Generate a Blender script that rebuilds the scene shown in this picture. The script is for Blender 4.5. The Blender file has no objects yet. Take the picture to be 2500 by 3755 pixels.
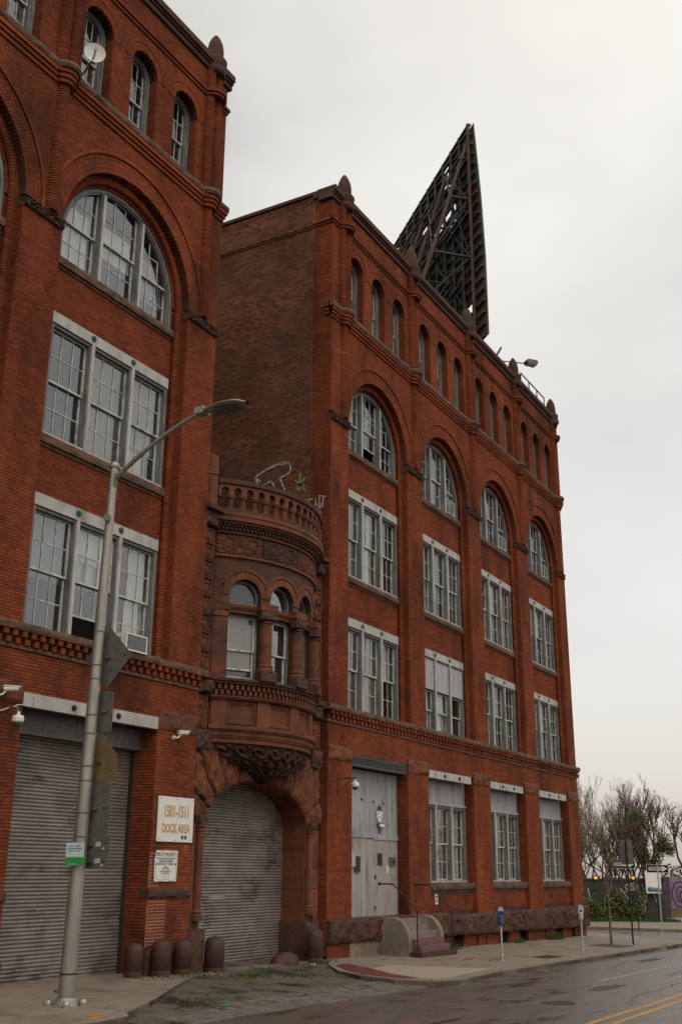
import bpy, math, random
import numpy as np
from mathutils import Vector, Matrix, noise
random.seed(7)
R = math.radians
sc = bpy.context.scene
COL = sc.collection

# ------------------------------------------------------------------ camera
cam_d = bpy.data.cameras.new('camera'); cam = bpy.data.objects.new('camera', cam_d); COL.objects.link(cam)
sc.camera = cam
YAW, PIT, ROL = 1.05284331, 0.321328555, 0.00589373596
fw = Vector((math.sin(YAW)*math.cos(PIT), math.cos(YAW)*math.cos(PIT), math.sin(PIT)))
rt = Vector((math.cos(YAW), -math.sin(YAW), 0)); up = rt.cross(fw)
rt, up = rt*math.cos(ROL)+up*math.sin(ROL), up*math.cos(ROL)-rt*math.sin(ROL)
M = Matrix((rt, up, -fw)).transposed().to_4x4(); M.translation = (-29.324, -16.4, 2.43)
cam.matrix_world = M
cam_d.sensor_fit = 'VERTICAL'; cam_d.sensor_height = 36; cam_d.lens = 3953.07/3755*36
cam_d.clip_start = 0.1; cam_d.clip_end = 2000

# ------------------------------------------------------------------ sky and light (overcast)
sc.view_settings.view_transform = 'Standard'; sc.view_settings.look = 'None'
sc.view_settings.exposure = 0.0; sc.view_settings.gamma = 1.0; sc.view_settings.use_curve_mapping = False
SUN_EL, SUN_AZ = R(50), R(215)      # azimuth from +Y towards +X
w = bpy.data.worlds.new('World'); sc.world = w; w.use_nodes = True
nt = w.node_tree; N = nt.nodes; L = nt.links; N.clear()
out = N.new('ShaderNodeOutputWorld')
sky = N.new('ShaderNodeTexSky'); sky.sky_type = 'NISHITA'; sky.sun_disc = False
sky.sun_elevation = SUN_EL; sky.sun_rotation = SUN_AZ; sky.dust_density = 4
b1 = N.new('ShaderNodeBackground'); b1.inputs[1].default_value = 0.05; L.new(sky.outputs[0], b1.inputs[0])
tc = N.new('ShaderNodeTexCoord'); mp = N.new('ShaderNodeMapping'); mp.inputs['Scale'].default_value = (1, 1, 2.2)
mp.inputs['Location'].default_value = (0.35, 0.1, 0.2)
L.new(tc.outputs['Generated'], mp.inputs[0])
nz = N.new('ShaderNodeTexNoise'); nz.inputs['Scale'].default_value = 1.5; nz.inputs['Detail'].default_value = 4.5
nz.inputs['Roughness'].default_value = 0.45; L.new(mp.outputs[0], nz.inputs[0])
rp = N.new('ShaderNodeValToRGB'); e = rp.color_ramp.elements
e[0].position = 0.34; e[0].color = (0.46, 0.44, 0.40, 1); e[1].position = 0.64; e[1].color = (0.77, 0.74, 0.675, 1)
el = rp.color_ramp.elements.new(0.47); el.color = (0.655, 0.628, 0.568, 1)
L.new(nz.outputs[0], rp.inputs[0])
sp = N.new('ShaderNodeSeparateXYZ'); L.new(tc.outputs['Generated'], sp.inputs[0])
rz = N.new('ShaderNodeValToRGB'); e = rz.color_ramp.elements
e[0].position = 0.0; e[0].color = (0.68, 0.63, 0.62, 1); e[1].position = 0.75; e[1].color = (1.04, 1.02, 1.0, 1)
el = rz.color_ramp.elements.new(0.33); el.color = (0.90, 0.885, 0.865, 1)
L.new(sp.outputs[2], rz.inputs[0])
mx = N.new('ShaderNodeMixRGB'); mx.blend_type = 'MULTIPLY'; mx.inputs[0].default_value = 1
L.new(rp.outputs[0], mx.inputs[1]); L.new(rz.outputs[0], mx.inputs[2])
b2 = N.new('ShaderNodeBackground'); b2.inputs[1].default_value = 1.18; L.new(mx.outputs[0], b2.inputs[0])
ad = N.new('ShaderNodeAddShader'); L.new(b1.outputs[0], ad.inputs[0]); L.new(b2.outputs[0], ad.inputs[1])
L.new(ad.outputs[0], out.inputs[0])
sd = bpy.data.lights.new('sun', 'SUN'); sd.energy = 0.5; sd.angle = R(35); sd.color = (1, 0.965, 0.91)
so = bpy.data.objects.new('sun', sd); COL.objects.link(so)
sdir = Vector((math.sin(SUN_AZ)*math.cos(SUN_EL), math.cos(SUN_AZ)*math.cos(SUN_EL), math.sin(SUN_EL)))
so.rotation_euler = sdir.to_track_quat('Z', 'Y').to_euler(); so.location = sdir*60
sc.cycles.max_bounces = 6; sc.cycles.transparent_max_bounces = 8; sc.cycles.diffuse_bounces = 3
sc.cycles.caustics_reflective = False; sc.cycles.caustics_refractive = False

# ------------------------------------------------------------------ materials
def mk(name, c1, c2=None, scale=3.0, rough=0.8, metal=0.0, island=0.0, bump=0.0, bscale=None, stain=None, stain_scale=0.4, stain_pos=(0.5, 0.68), spec=0.3, stretch=(1, 1, 1), rough2=None, third=None):
    m = bpy.data.materials.new(name); m.use_nodes = True
    nt = m.node_tree; N = nt.nodes; L = nt.links
    bs = N['Principled BSDF']; bs.inputs['Roughness'].default_value = rough; bs.inputs['Metallic'].default_value = metal
    bs.inputs['Specular IOR Level'].default_value = spec
    c2 = c2 or c1
    geo = N.new('ShaderNodeNewGeometry'); mp = N.new('ShaderNodeMapping'); mp.inputs['Scale'].default_value = stretch
    L.new(geo.outputs['Position'], mp.inputs[0])
    nz = N.new('ShaderNodeTexNoise'); nz.inputs['Scale'].default_value = scale; nz.inputs['Detail'].default_value = 6
    nz.inputs['Roughness'].default_value = 0.65; L.new(mp.outputs[0], nz.inputs[0])
    fac = nz.outputs[0]
    mr = N.new('ShaderNodeMapRange'); mr.inputs[1].default_value = 0.3; mr.inputs[2].default_value = 0.7; L.new(fac, mr.inputs[0]); fac = mr.outputs[0]
    if island:
        oi = N.new('ShaderNodeObjectInfo'); a = N.new('ShaderNodeMath'); a.operation = 'ADD'
        L.new(oi.outputs['Random'], a.inputs[0]); L.new(geo.outputs['Random Per Island'], a.inputs[1])
        f = N.new('ShaderNodeMath'); f.operation = 'FRACT'; L.new(a.outputs[0], f.inputs[0])
        mm = N.new('ShaderNodeMix'); mm.inputs[0].default_value = island; L.new(fac, mm.inputs[2]); L.new(f.outputs[0], mm.inputs[3]); fac = mm.outputs[0]
    ramp = N.new('ShaderNodeValToRGB'); e = ramp.color_ramp.elements
    e[0].color = (*c1, 1); e[1].color = (*c2, 1)
    if third: x = ramp.color_ramp.elements.new(0.88); x.color = (*c2, 1); e[-1].color = (*third, 1)
    L.new(fac, ramp.inputs[0]); colr = ramp.outputs[0]
    if stain:
        n2 = N.new('ShaderNodeTexNoise'); n2.inputs['Scale'].default_value = stain_scale; n2.inputs['Detail'].default_value = 8
        n2.inputs['Roughness'].default_value = 0.7; L.new(mp.outputs[0], n2.inputs[0])
        m2 = N.new('ShaderNodeMapRange'); m2.inputs[1].default_value = stain_pos[0]; m2.inputs[2].default_value = stain_pos[1]
        L.new(n2.outputs[0], m2.inputs[0])
        mxx = N.new('ShaderNodeMixRGB'); L.new(m2.outputs[0], mxx.inputs[0]); L.new(colr, mxx.inputs[1]); mxx.inputs[2].default_value = (*stain, 1)
        colr = mxx.outputs[0]
        if rough2 is not None:
            m3 = N.new('ShaderNodeMapRange'); m3.inputs[3].default_value = rough; m3.inputs[4].default_value = rough2
            L.new(m2.outputs[0], m3.inputs[0]); L.new(m3.outputs[0], bs.inputs['Roughness'])
    L.new(colr, bs.inputs['Base Color'])
    if bump:
        n3 = N.new('ShaderNodeTexNoise'); n3.inputs['Scale'].default_value = bscale or scale*4; n3.inputs['Detail'].default_value = 5
        L.new(mp.outputs[0], n3.inputs[0])
        bp = N.new('ShaderNodeBump'); bp.inputs['Distance'].default_value = bump; bp.inputs['Strength'].default_value = 0.8
        L.new(n3.outputs[0], bp.inputs['Height']); L.new(bp.outputs[0], bs.inputs['Normal'])
    return m
MT = {}
MT['brick'] = mk('red_brick', (0.10, 0.027, 0.013), (0.27, 0.069, 0.028), 0.9, 0.85, island=0.45, third=(0.36, 0.125, 0.06), spec=0.08, stain=(0.045, 0.019, 0.012), stain_scale=0.5, stain_pos=(0.48, 0.72), stretch=(1, 1, .45))
MT['brick2'] = mk('old_brick', (0.07, 0.029, 0.016), (0.23, 0.085, 0.042), 1.0, 0.9, island=0.75, third=(0.34, 0.16, 0.09), spec=.1, stain=(0.05, 0.026, 0.018), stain_scale=0.3, stain_pos=(0.42, 0.72))
MT['mortar'] = mk('dark_mortar', (0.035, 0.014, 0.009), (0.075, 0.028, 0.018), 2)
MT['mortarR'] = mk('brick_red_mortar', (0.075, 0.024, 0.012), (0.13, 0.042, 0.021), 2)
MT['mortar2'] = mk('pale_mortar', (0.12, 0.08, 0.055), (0.36, 0.27, 0.20), 0.9, stain=(0.04, 0.026, 0.02), stain_scale=0.5, stain_pos=(.45,.6))
MT['mortar3'] = mk('lime_mortar', (0.45, 0.38, 0.32), (0.30, 0.2, 0.16), 4)
MT['stone'] = mk('brownstone', (0.08, 0.027, 0.013), (0.20, 0.068, 0.031), 2.2, 0.85, island=0.35, bump=0.012, bscale=14, stain=(0.045, 0.027, 0.021), stain_scale=0.9)
MT['stone_d'] = mk('dark_brownstone', (0.035, 0.018, 0.012), (0.11, 0.05, 0.03), 3.0, 0.9, island=0.3, bump=0.02, bscale=12, stain=(0.045, 0.04, 0.03), stain_scale=1.2)
MT['sill'] = mk('weathered_sill_stone', (0.075, 0.043, 0.03), (0.19, 0.10, 0.06), 5.0, 0.9, bump=0.02, bscale=18, stain=(0.035, 0.034, 0.025), stain_scale=1.6)
MT['white'] = mk('old_white_paint', (0.30, 0.29, 0.27), (0.54, 0.53, 0.50), 6, 0.6, bump=0.003, bscale=60, stain=(0.20, 0.18, 0.16), stain_scale=3, stretch=(1, 1, .35))
MT['wood'] = mk('peeling_grey_paint', (0.10, 0.105, 0.105), (0.23, 0.23, 0.22), 9, 0.7, bump=0.004, bscale=50, stain=(0.08, 0.08, 0.075), stain_scale=4, stretch=(1, 1, .25))
MT['sash'] = mk('sash_paint', (0.34, 0.35, 0.34), (0.60, 0.60, 0.57), 7, 0.6, island=0.0, stain=(0.16, 0.15, 0.14), stain_scale=5)
MT['plank'] = mk('grey_painted_board', (0.27, 0.275, 0.28), (0.38, 0.385, 0.39), 4, 0.6, island=.3, stain=(0.17, 0.175, 0.18), stain_scale=2.5, stretch=(1, 1, .3))
MT['plank2'] = mk('warm_white_board', (0.28, 0.25, 0.24), (0.38, 0.345, 0.335), 4, 0.6, island=.3, stain=(0.18, 0.16, 0.15), stain_scale=2.5, stretch=(1, 1, .3))
MT['plyw'] = mk('weathered_board', (0.30, 0.30, 0.31), (0.46, 0.46, 0.46), 12, 0.8, stain=(0.2, 0.2, 0.21), stain_scale=6, stretch=(1, 1, .15))
MT['shutter'] = mk('galvanised_shutter', (0.15, 0.13, 0.115), (0.29, 0.255, 0.23), 1.3, 0.42, metal=0.35, stain=(0.09, 0.075, 0.065), stain_scale=0.9, stretch=(1, 1, 1.6), stain_pos=(.55, .66))
MT['metal'] = mk('galvanised_steel', (0.24, 0.22, 0.185), (0.38, 0.35, 0.30), 6, 0.42, metal=0.6, stain=(0.2, 0.19, 0.17), stain_scale=3, stretch=(1, 1, .3))
MT['signback'] = mk('bare_sign_back', (0.10, 0.095, 0.088), (0.155, 0.148, 0.135), 9, 0.55, metal=0.25, stain=(.08, .075, .07), stain_scale=5)
MT['dark'] = mk('blackened_steel', (0.02, 0.018, 0.017), (0.045, 0.038, 0.035), 5, 0.6)
MT['rust'] = mk('rusty_steel', (0.055, 0.035, 0.028), (0.12, 0.07, 0.05), 5, 0.8)
MT['bbface'] = mk('old_billboard_sheet', (0.022, 0.018, 0.014), (0.11, 0.075, 0.035), 0.8, 0.8, island=.7)
MT['bollard'] = mk('brown_painted_iron', (0.038, 0.017, 0.012), (0.08, 0.036, 0.025), 5, 0.6, bump=0.006, bscale=25, stain=(0.05, 0.035, 0.03), stain_scale=4)
MT['concrete'] = mk('old_concrete', (0.17, 0.135, 0.10), (0.26, 0.21, 0.16), 4, 0.75, bump=0.004, bscale=60, island=.25, stain=(0.12, 0.095, 0.075), stain_scale=1.1, rough2=.5)
MT['aggregate'] = mk('exposed_aggregate', (0.19, 0.15, 0.11), (0.42, 0.36, 0.28), 60, 0.8, bump=0.01, bscale=70)
MT['kerb'] = mk('kerb_stone', (0.16, 0.13, 0.10), (0.27, 0.22, 0.17), 4, 0.8, bump=0.008, bscale=25, stain=(0.08, 0.065, 0.05), stain_scale=2)
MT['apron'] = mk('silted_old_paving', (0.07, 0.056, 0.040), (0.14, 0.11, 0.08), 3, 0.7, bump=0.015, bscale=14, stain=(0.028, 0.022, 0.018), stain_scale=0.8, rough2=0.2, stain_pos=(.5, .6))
MT['cobble'] = mk('cobble_stone', (0.10, 0.085, 0.07), (0.2, 0.17, 0.14), 3, 0.6, island=.7, bump=.01)
MT['asphalt'] = mk('wet_asphalt', (0.062, 0.048, 0.037), (0.12, 0.093, 0.073), 2.0, 0.40, bump=0.006, bscale=90, stain=(0.026, 0.015, 0.013), stain_scale=0.9, stain_pos=(.55, .63), rough2=0.1, spec=.4, stretch=(.45, 1.5, 1))
MT['yellow'] = mk('yellow_road_paint', (0.38, 0.19, 0.035), (0.50, 0.27, 0.05), 6, 0.6, stain=(.13, .08, .04), stain_scale=7, stain_pos=(.5, .64))
MT['whiteline'] = mk('worn_white_paint', (0.3, 0.27, 0.24), (0.45, 0.42, 0.38), 6, 0.6, stain=(.1, .09, .08), stain_scale=9, stain_pos=(.45, .6))
MT['redpaint'] = mk('red_kerb_paint', (0.085, 0.013, 0.012), (0.15, 0.024, 0.02), 6, 0.6, stain=(.12, .075, .055), stain_scale=5, stain_pos=(.48, .62))
MT['pink'] = mk('faded_red_paint', (0.10, 0.045, 0.048), (0.19, 0.10, 0.105), 5, 0.6, stain=(.1, .085, .075), stain_scale=5)
MT['moss'] = mk('moss', (0.05, 0.042, 0.022), (0.075, 0.085, 0.025), 20, 0.95, bump=.02, bscale=50)
MT['signwhite'] = mk('white_sign', (0.66, 0.64, 0.58), (0.74, 0.72, 0.66), 3, 0.5)
MT['gold'] = mk('gold_lettering', (0.42, 0.25, 0.10), (0.48, 0.3, 0.14), 9, 0.5)
MT['ink'] = mk('dark_ink', (0.035, 0.03, 0.035))
MT['blackp'] = mk('black_paint', (0.012, 0.012, 0.012), (0.02, 0.02, 0.02), 5, .5)
MT['plastic'] = mk('white_plastic', (0.62, 0.60, 0.56), (0.7, 0.68, 0.63), 3, 0.4)
MT['greenm'] = mk('green_enamel', (0.01, 0.09, 0.055), (0.015, 0.13, 0.08), 5, 0.35)
MT['greygrille'] = mk('dark_grille', (0.05, 0.052, 0.05), (0.09, 0.09, 0.085), 5, .5)
MT['green'] = mk('grass_print', (0.01, 0.16, 0.03), (0.02, 0.25, 0.05), 30, .5)
MT['palegreen'] = mk('pale_print', (0.30, 0.42, 0.40), (0.42, 0.52, 0.5), 8, .5)
MT['ochre'] = mk('faded_yellow_sign', (0.12, 0.085, 0.035), (0.18, 0.125, 0.05), 4, .5, stain=(.09, .07, .04), stain_scale=3)
MT['blue'] = mk('blue_enamel', (0.02, 0.05, 0.12), (0.04, 0.09, 0.19), 5, .4)
MT['grey'] = mk('grey_enamel', (0.30, 0.31, 0.30), (0.42, 0.43, 0.42), 6, .4)
MT['chalk'] = mk('white_spray', (0.22, 0.20, 0.18), (0.62, 0.6, 0.56), 14, .8)
MT['chalkg'] = mk('green_spray', (0.12, 0.22, 0.06), (0.25, 0.36, 0.15), 12, .8)
MT['curtain'] = mk('pale_curtain', (0.48, 0.47, 0.44), (0.76, 0.74, 0.70), 2, .9, stretch=(3, 1, .2))
MT['curtain2'] = mk('warm_curtain', (0.55, 0.42, 0.30), (0.75, 0.60, 0.45), 4, .9, stretch=(6, 1, .3))
MT['curtain3'] = mk('grey_blind', (0.20, 0.21, 0.22), (0.32, 0.33, 0.34), 4, .9, stretch=(1, 1, 18))
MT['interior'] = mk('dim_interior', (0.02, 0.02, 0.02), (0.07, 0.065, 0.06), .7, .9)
MT['bark'] = mk('bark', (0.05, 0.036, 0.026), (0.11, 0.08, 0.055), 12, .9)
MT['bark2'] = mk('pale_twig_bark', (0.09, 0.066, 0.04), (0.17, 0.125, 0.075), 12, .9)
MT['ivy'] = mk('ivy_leaf', (0.03, 0.045, 0.006), (0.11, 0.13, 0.022), 3, .6, island=.7)
MT['bud'] = mk('budding_leaf', (0.09, 0.08, 0.03), (0.17, 0.14, 0.06), 3, .6, island=.7)
MT['grass'] = mk('grass_blade', (0.02, 0.045, 0.01), (0.06, 0.11, 0.02), 3, .7, island=.7)
MT['wallg'] = mk('dark_graffiti_wall', (0.018, 0.016, 0.015), (0.05, 0.045, 0.04), 1.6, .8, stain=(.10, .095, .09), stain_scale=2.2, stain_pos=(.58, .72))
MT['purple'] = mk('mural_purple', (0.10, 0.065, 0.10), (0.22, 0.165, 0.20), 2.5, .7)
MT['murald'] = mk('mural_dark_outline', (0.04, 0.02, 0.09), (0.07, 0.03, 0.14), 3, .7)
MT['teal'] = mk('mural_teal', (0.02, 0.13, 0.2), (0.05, 0.2, 0.3), 3, .7)
MT['roof'] = mk('tar_roof', (0.05, 0.045, 0.04), (0.09, 0.08, 0.07), 3, .9)

def glass_mat(name, dust, tint, gf=.5):
    m = bpy.data.materials.new(name); m.use_nodes = True
    nt = m.node_tree; N = nt.nodes; L = nt.links; N.clear()
    o = N.new('ShaderNodeOutputMaterial'); tr = N.new('ShaderNodeBsdfTransparent'); tr.inputs[0].default_value = (*tint, 1)
    gl = N.new('ShaderNodeBsdfGlossy'); gl.inputs['Roughness'].default_value = 0.03
    df = N.new('ShaderNodeBsdfDiffuse'); df.inputs[0].default_value = (0.34, 0.34, 0.33, 1)
    fr = N.new('ShaderNodeFresnel'); fr.inputs[0].default_value = 1.6
    geo = N.new('ShaderNodeNewGeometry')
    nz = N.new('ShaderNodeTexNoise'); nz.inputs['Scale'].default_value = 1.7; L.new(geo.outputs['Position'], nz.inputs[0])
    bp = N.new('ShaderNodeBump'); bp.inputs['Distance'].default_value = 0.008; bp.inputs['Strength'].default_value = .3; L.new(nz.outputs[0], bp.inputs['Height'])
    L.new(bp.outputs[0], gl.inputs['Normal'])
    mr = N.new('ShaderNodeMath'); mr.operation = 'MULTIPLY_ADD'; mr.inputs[1].default_value = gf; mr.inputs[2].default_value = 0.02
    L.new(fr.outputs[0], mr.inputs[0])
    n2 = N.new('ShaderNodeTexNoise'); n2.inputs['Scale'].default_value = 2.6; n2.inputs['Detail'].default_value = 6; L.new(geo.outputs['Position'], n2.inputs[0])
    dm = N.new('ShaderNodeMath'); dm.operation = 'MULTIPLY'; dm.inputs[1].default_value = dust*2; L.new(n2.outputs[0], dm.inputs[0])
    m1 = N.new('ShaderNodeMixShader'); L.new(dm.outputs[0], m1.inputs[0]); L.new(tr.outputs[0], m1.inputs[1]); L.new(df.outputs[0], m1.inputs[2])
    m2 = N.new('ShaderNodeMixShader'); L.new(mr.outputs[0], m2.inputs[0]); L.new(m1.outputs[0], m2.inputs[1]); L.new(gl.outputs[0], m2.inputs[2])
    L.new(m2.outputs[0], o.inputs[0]); return m
MT['glass'] = glass_mat('window_glass', 0.03, (.94, .95, .95))
MT['glassk'] = glass_mat('clear_window_glass', 0.006, (.92, .94, .94), .28)
MT['glassd'] = glass_mat('dusty_glass', 0.13, (.88, .88, .87), .7)
GL = ['glass', 'glassk', 'glassk', 'glassk', 'glassd']

# ------------------------------------------------------------------ mesh helpers
def link(o, parent=None):
    COL.objects.link(o)
    if parent: o.parent = parent
    return o
def tag(o, label=None, cat=None, group=None, kind=None):
    if label: o['label'] = label
    if cat: o['category'] = cat
    if group: o['group'] = group
    if kind: o['kind'] = kind
    return o
def empty(name, loc=(0, 0, 0), rz=0, **k):
    o = bpy.data.objects.new(name, None); o.location = loc; o.rotation_euler = (0, 0, rz); COL.objects.link(o); o.empty_display_size = .1
    return tag(o, **k)
class MB:
    def __init__(s, T=None): s.v = []; s.f = []; s.T = T
    def add(s, vs, fs):
        b = len(s.v); s.v.extend(vs); s.f.extend([tuple(b+i for i in f) for f in fs])
    def box(s, x0, x1, y0, y1, z0, z1, sx=1):
        xs = [x0+(x1-x0)*i/sx for i in range(sx+1)]; vs = []
        for x in xs: vs += [(x, y0, z0), (x, y1, z0), (x, y1, z1), (x, y0, z1)]
        fs = [(0, 1, 2, 3), (4*sx+3, 4*sx+2, 4*sx+1, 4*sx)]
        for i in range(sx):
            a = 4*i; b = a+4
            fs += [(a, b, b+1, a+1), (a+1, b+1, b+2, a+2), (a+2, b+2, b+3, a+3), (a+3, b+3, b, a)]
        s.add(vs, [f[::-1] for f in fs]); return s
    def prism(s, poly, y0, y1):      # poly in x,z
        n = len(poly); vs = [(x, y0, z) for x, z in poly]+[(x, y1, z) for x, z in poly]
        fs = [tuple(range(n)), tuple(range(2*n-1, n-1, -1))]+[(i, i+n, (i+1) % n+n, (i+1) % n) for i in range(n)]
        s.add(vs, fs); return s
    def tube(s, p0, p1, r0, r1=None, n=8, caps=True):
        r1 = r0 if r1 is None else r1
        p0 = Vector(p0); p1 = Vector(p1); d = (p1-p0)
        if d.length < 1e-6: return s
        d.normalize(); a = d.orthogonal().normalized(); b = d.cross(a); vs = []
        for p, r in ((p0, r0), (p1, r1)):
            for i in range(n):
                t = 2*math.pi*i/n; vs.append(tuple(p+(a*math.cos(t)+b*math.sin(t))*r))
        fs = [(i, (i+1) % n, (i+1) % n+n, i+n) for i in range(n)]
        if caps: fs += [tuple(range(n-1, -1, -1)), tuple(range(n, 2*n))]
        s.add(vs, fs); return s
    def path(s, pts, r, n=6):
        for a, b in zip(pts, pts[1:]): s.tube(a, b, r, r, n)
        return s
    def lathe(s, cx, cy, prof, n=16, a0=0, a1=2*math.pi):   # prof: (r,z)
        full = abs(a1-a0-2*math.pi) < 1e-6; m = n if full else n+1; vs = []; fs = []
        for r, z in prof:
            for i in range(m):
                t = a0+(a1-a0)*i/n; vs.append((cx+r*math.cos(t), cy+r*math.sin(t), z))
        for k in range(len(prof)-1):
            for i in range(n):
                j = (i+1) % m; fs.append((k*m+i, k*m+j, (k+1)*m+j, (k+1)*m+i))
        if full:
            if prof[0][0] > 1e-4: fs.append(tuple(range(m-1, -1, -1)))
            if prof[-1][0] > 1e-4: fs.append(tuple((len(prof)-1)*m+i for i in range(m)))
        s.add(vs, fs); return s
    def grid(s, P):      # P[i][j] -> points
        ni, nj = len(P), len(P[0]); vs = [p for r in P for p in r]
        s.add(vs, [(i*nj+j, (i+1)*nj+j, (i+1)*nj+j+1, i*nj+j+1) for i in range(ni-1) for j in range(nj-1)]); return s
    def build(s, name, mat, parent=None, smooth=False, loc=None, kind=None, label=None):
        me = s.mesh(name, mat, smooth); o = bpy.data.objects.new(name, me)
        if loc: o.location = loc
        link(o, parent); tag(o, label=label, kind=kind); return o
    def mesh(s, name, mat, smooth=False):
        vs = [s.T(*v) for v in s.v] if s.T else s.v
        me = bpy.data.meshes.new(name); me.from_pydata(vs, [], s.f); me.materials.append(MT[mat] if isinstance(mat, str) else mat)
        if smooth: me.shade_smooth()
        me.update(); return me
def inst(me, name, parent, loc=(0, 0, 0), rot=None, label=None):
    o = bpy.data.objects.new(name, me); o.location = loc
    if rot: o.rotation_euler = rot
    link(o, parent)
    if label: o['label'] = label
    return o
def ring(mb, cx, cz, r0, r1, y0, y1, a0, a1, n, gap=0.0):      # wedges of an arch, angles in radians, 0 = +x
    for i in range(n):
        t0 = a0+(a1-a0)*i/n; t1 = a0+(a1-a0)*(i+1)/n; g = gap/2/r1
        t0 += g; t1 -= g
        mb.prism([(cx+r0*math.cos(t0), cz+r0*math.sin(t0)), (cx+r0*math.cos(t1), cz+r0*math.sin(t1)), (cx+r1*math.cos(t1), cz+r1*math.sin(t1)), (cx+r1*math.cos(t0), cz+r1*math.sin(t0))][::-1], y0, y1)
def clip_half(poly, a, b, c):      # keep a*x+b*z<=c
    outp = []
    for i in range(len(poly)):
        p, q = poly[i], poly[(i+1) % len(poly)]; dp = a*p[0]+b*p[1]-c; dq = a*q[0]+b*q[1]-c
        if dp <= 0: outp.append(p)
        if dp*dq < 0:
            t = dp/(dp-dq); outp.append((p[0]+(q[0]-p[0])*t, p[1]+(q[1]-p[1])*t))
    return outp
def clip_convex(poly, clip):       # clip: ccw polygon
    for i in range(len(clip)):
        (x0, z0), (x1, z1) = clip[i], clip[(i+1) % len(clip)]
        a, b = (z1-z0), -(x1-x0); poly = clip_half(poly, a, b, a*x0+b*z0)
        if len(poly) < 3: return []
    return poly
def arch_poly(cx, hw, z0, zs, n=20):   # ccw outline: rectangle under a semicircle
    return [(cx-hw, z0), (cx+hw, z0)]+[(cx+hw*math.cos(math.pi*i/n), zs+hw*math.sin(math.pi*i/n)) for i in range(n+1)]
def area(p): return abs(sum(p[i][0]*p[(i+1) % len(p)][1]-p[(i+1) % len(p)][0]*p[i][1] for i in range(len(p))))/2
# openings for the wall builders: functions z -> (x0,x1) or None
def o_rect(x0, x1, z0, z1): return lambda z: (x0, x1) if z0 < z < z1 else None
def o_arch(cx, hw, z0, zs, rb=None):
    rb = rb or hw
    def f(z):
        if z < z0: return None
        if z <= zs: return (cx-hw, cx+hw)
        t = (z-zs)/rb
        if t >= 1: return None
        h = hw*math.sqrt(1-t*t); return (cx-h, cx+h)
    return f
def intervals(x0, x1, ops, z):
    cuts = sorted(c for c in (f(z) for f in ops) if c); res = []; x = x0
    for a, b in cuts:
        if a > x+1e-4: res.append((x, min(a, x1)))
        x = max(x, b)
    if x < x1-1e-4: res.append((x, x1))
    return res
CH = 0.0677
def wall_strips(mb, x0, x1, z0, z1, ops, y0, y1, dz=CH, seg=None):
    k0 = round(z0/dz); k1 = round(z1/dz); prev = None; start = z0
    def flush(zb):
        for a, b in prev: mb.box(a, b, y0, y1, start, zb, max(1, int(math.ceil((b-a)/seg))) if seg else 1)
    for k in range(k0, k1):
        zm = (k+.5)*dz; iv = intervals(x0, x1, ops, zm); zb = max(z0, k*dz) if k > k0 else z0
        if iv != prev:
            if prev is not None: flush(zb)
            prev = iv; start = zb
    flush(z1)
BR_L = 0.203
def bricks(x0, x1, z0, z1, ops, y, jx=0.010, jz=0.013, headers=0):
    outb = []; k0 = int(math.ceil(z0/CH-1e-3)); k1 = int(math.floor(z1/CH+1e-3))
    for k in range(k0, k1):
        zm = (k+.5)*CH
        hd = headers and k % headers == 0; bl = BR_L/2 if hd else BR_L; off = (k % 2)*bl/2
        for a, b in intervals(x0, x1, ops, zm):
            i = math.floor((a-off)/bl)
            while True:
                p = max(a, off+i*bl); q = min(b, off+(i+1)*bl); i += 1
                if p >= b: break
                if q-p > 0.025: outb.append((p+jx/2, q-jx/2, k*CH+jz/2, (k+1)*CH-jz/2, y))
    return outb
def brick_mesh(name, bl, mat, parent, T=None, th=0.02, kind='stuff', label=None):
    a = np.array(bl); n = len(a); v = np.empty((n, 8, 3), np.float32)
    rng = np.random.RandomState(len(bl)); j = rng.uniform(-0.0015, 0.0015, n)
    for i, (cx, cz, cy) in enumerate([(0, 2, 0), (1, 2, 0), (1, 3, 0), (0, 3, 0), (0, 2, 1), (1, 2, 1), (1, 3, 1), (0, 3, 1)]):
        v[:, i, 0] = a[:, cx]; v[:, i, 2] = a[:, cz]; v[:, i, 1] = a[:, 4]+(th if cy else 0)+(0 if cy else j)
    v = v.reshape(-1, 3)
    if T: v = T(v)
    q = np.array([(0, 1, 2, 3), (0, 4, 5, 1), (1, 5, 6, 2), (2, 6, 7, 3), (3, 7, 4, 0)], np.int32)
    f = (q[None]+(np.arange(n)*8)[:, None, None]).reshape(-1)
    me = bpy.data.meshes.new(name); me.vertices.add(len(v)); me.vertices.foreach_set('co', v.astype(np.float32).ravel())
    me.loops.add(len(f)); me.loops.foreach_set('vertex_index', f)
    me.polygons.add(n*5); me.polygons.foreach_set('loop_start', np.arange(n*5, dtype=np.int32)*4)
    me.materials.append(MT[mat]); me.update(calc_edges=True); me.validate(); me.shade_flat()
    o = bpy.data.objects.new(name, me); link(o, parent); tag(o, kind=kind, label=label); return o
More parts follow.
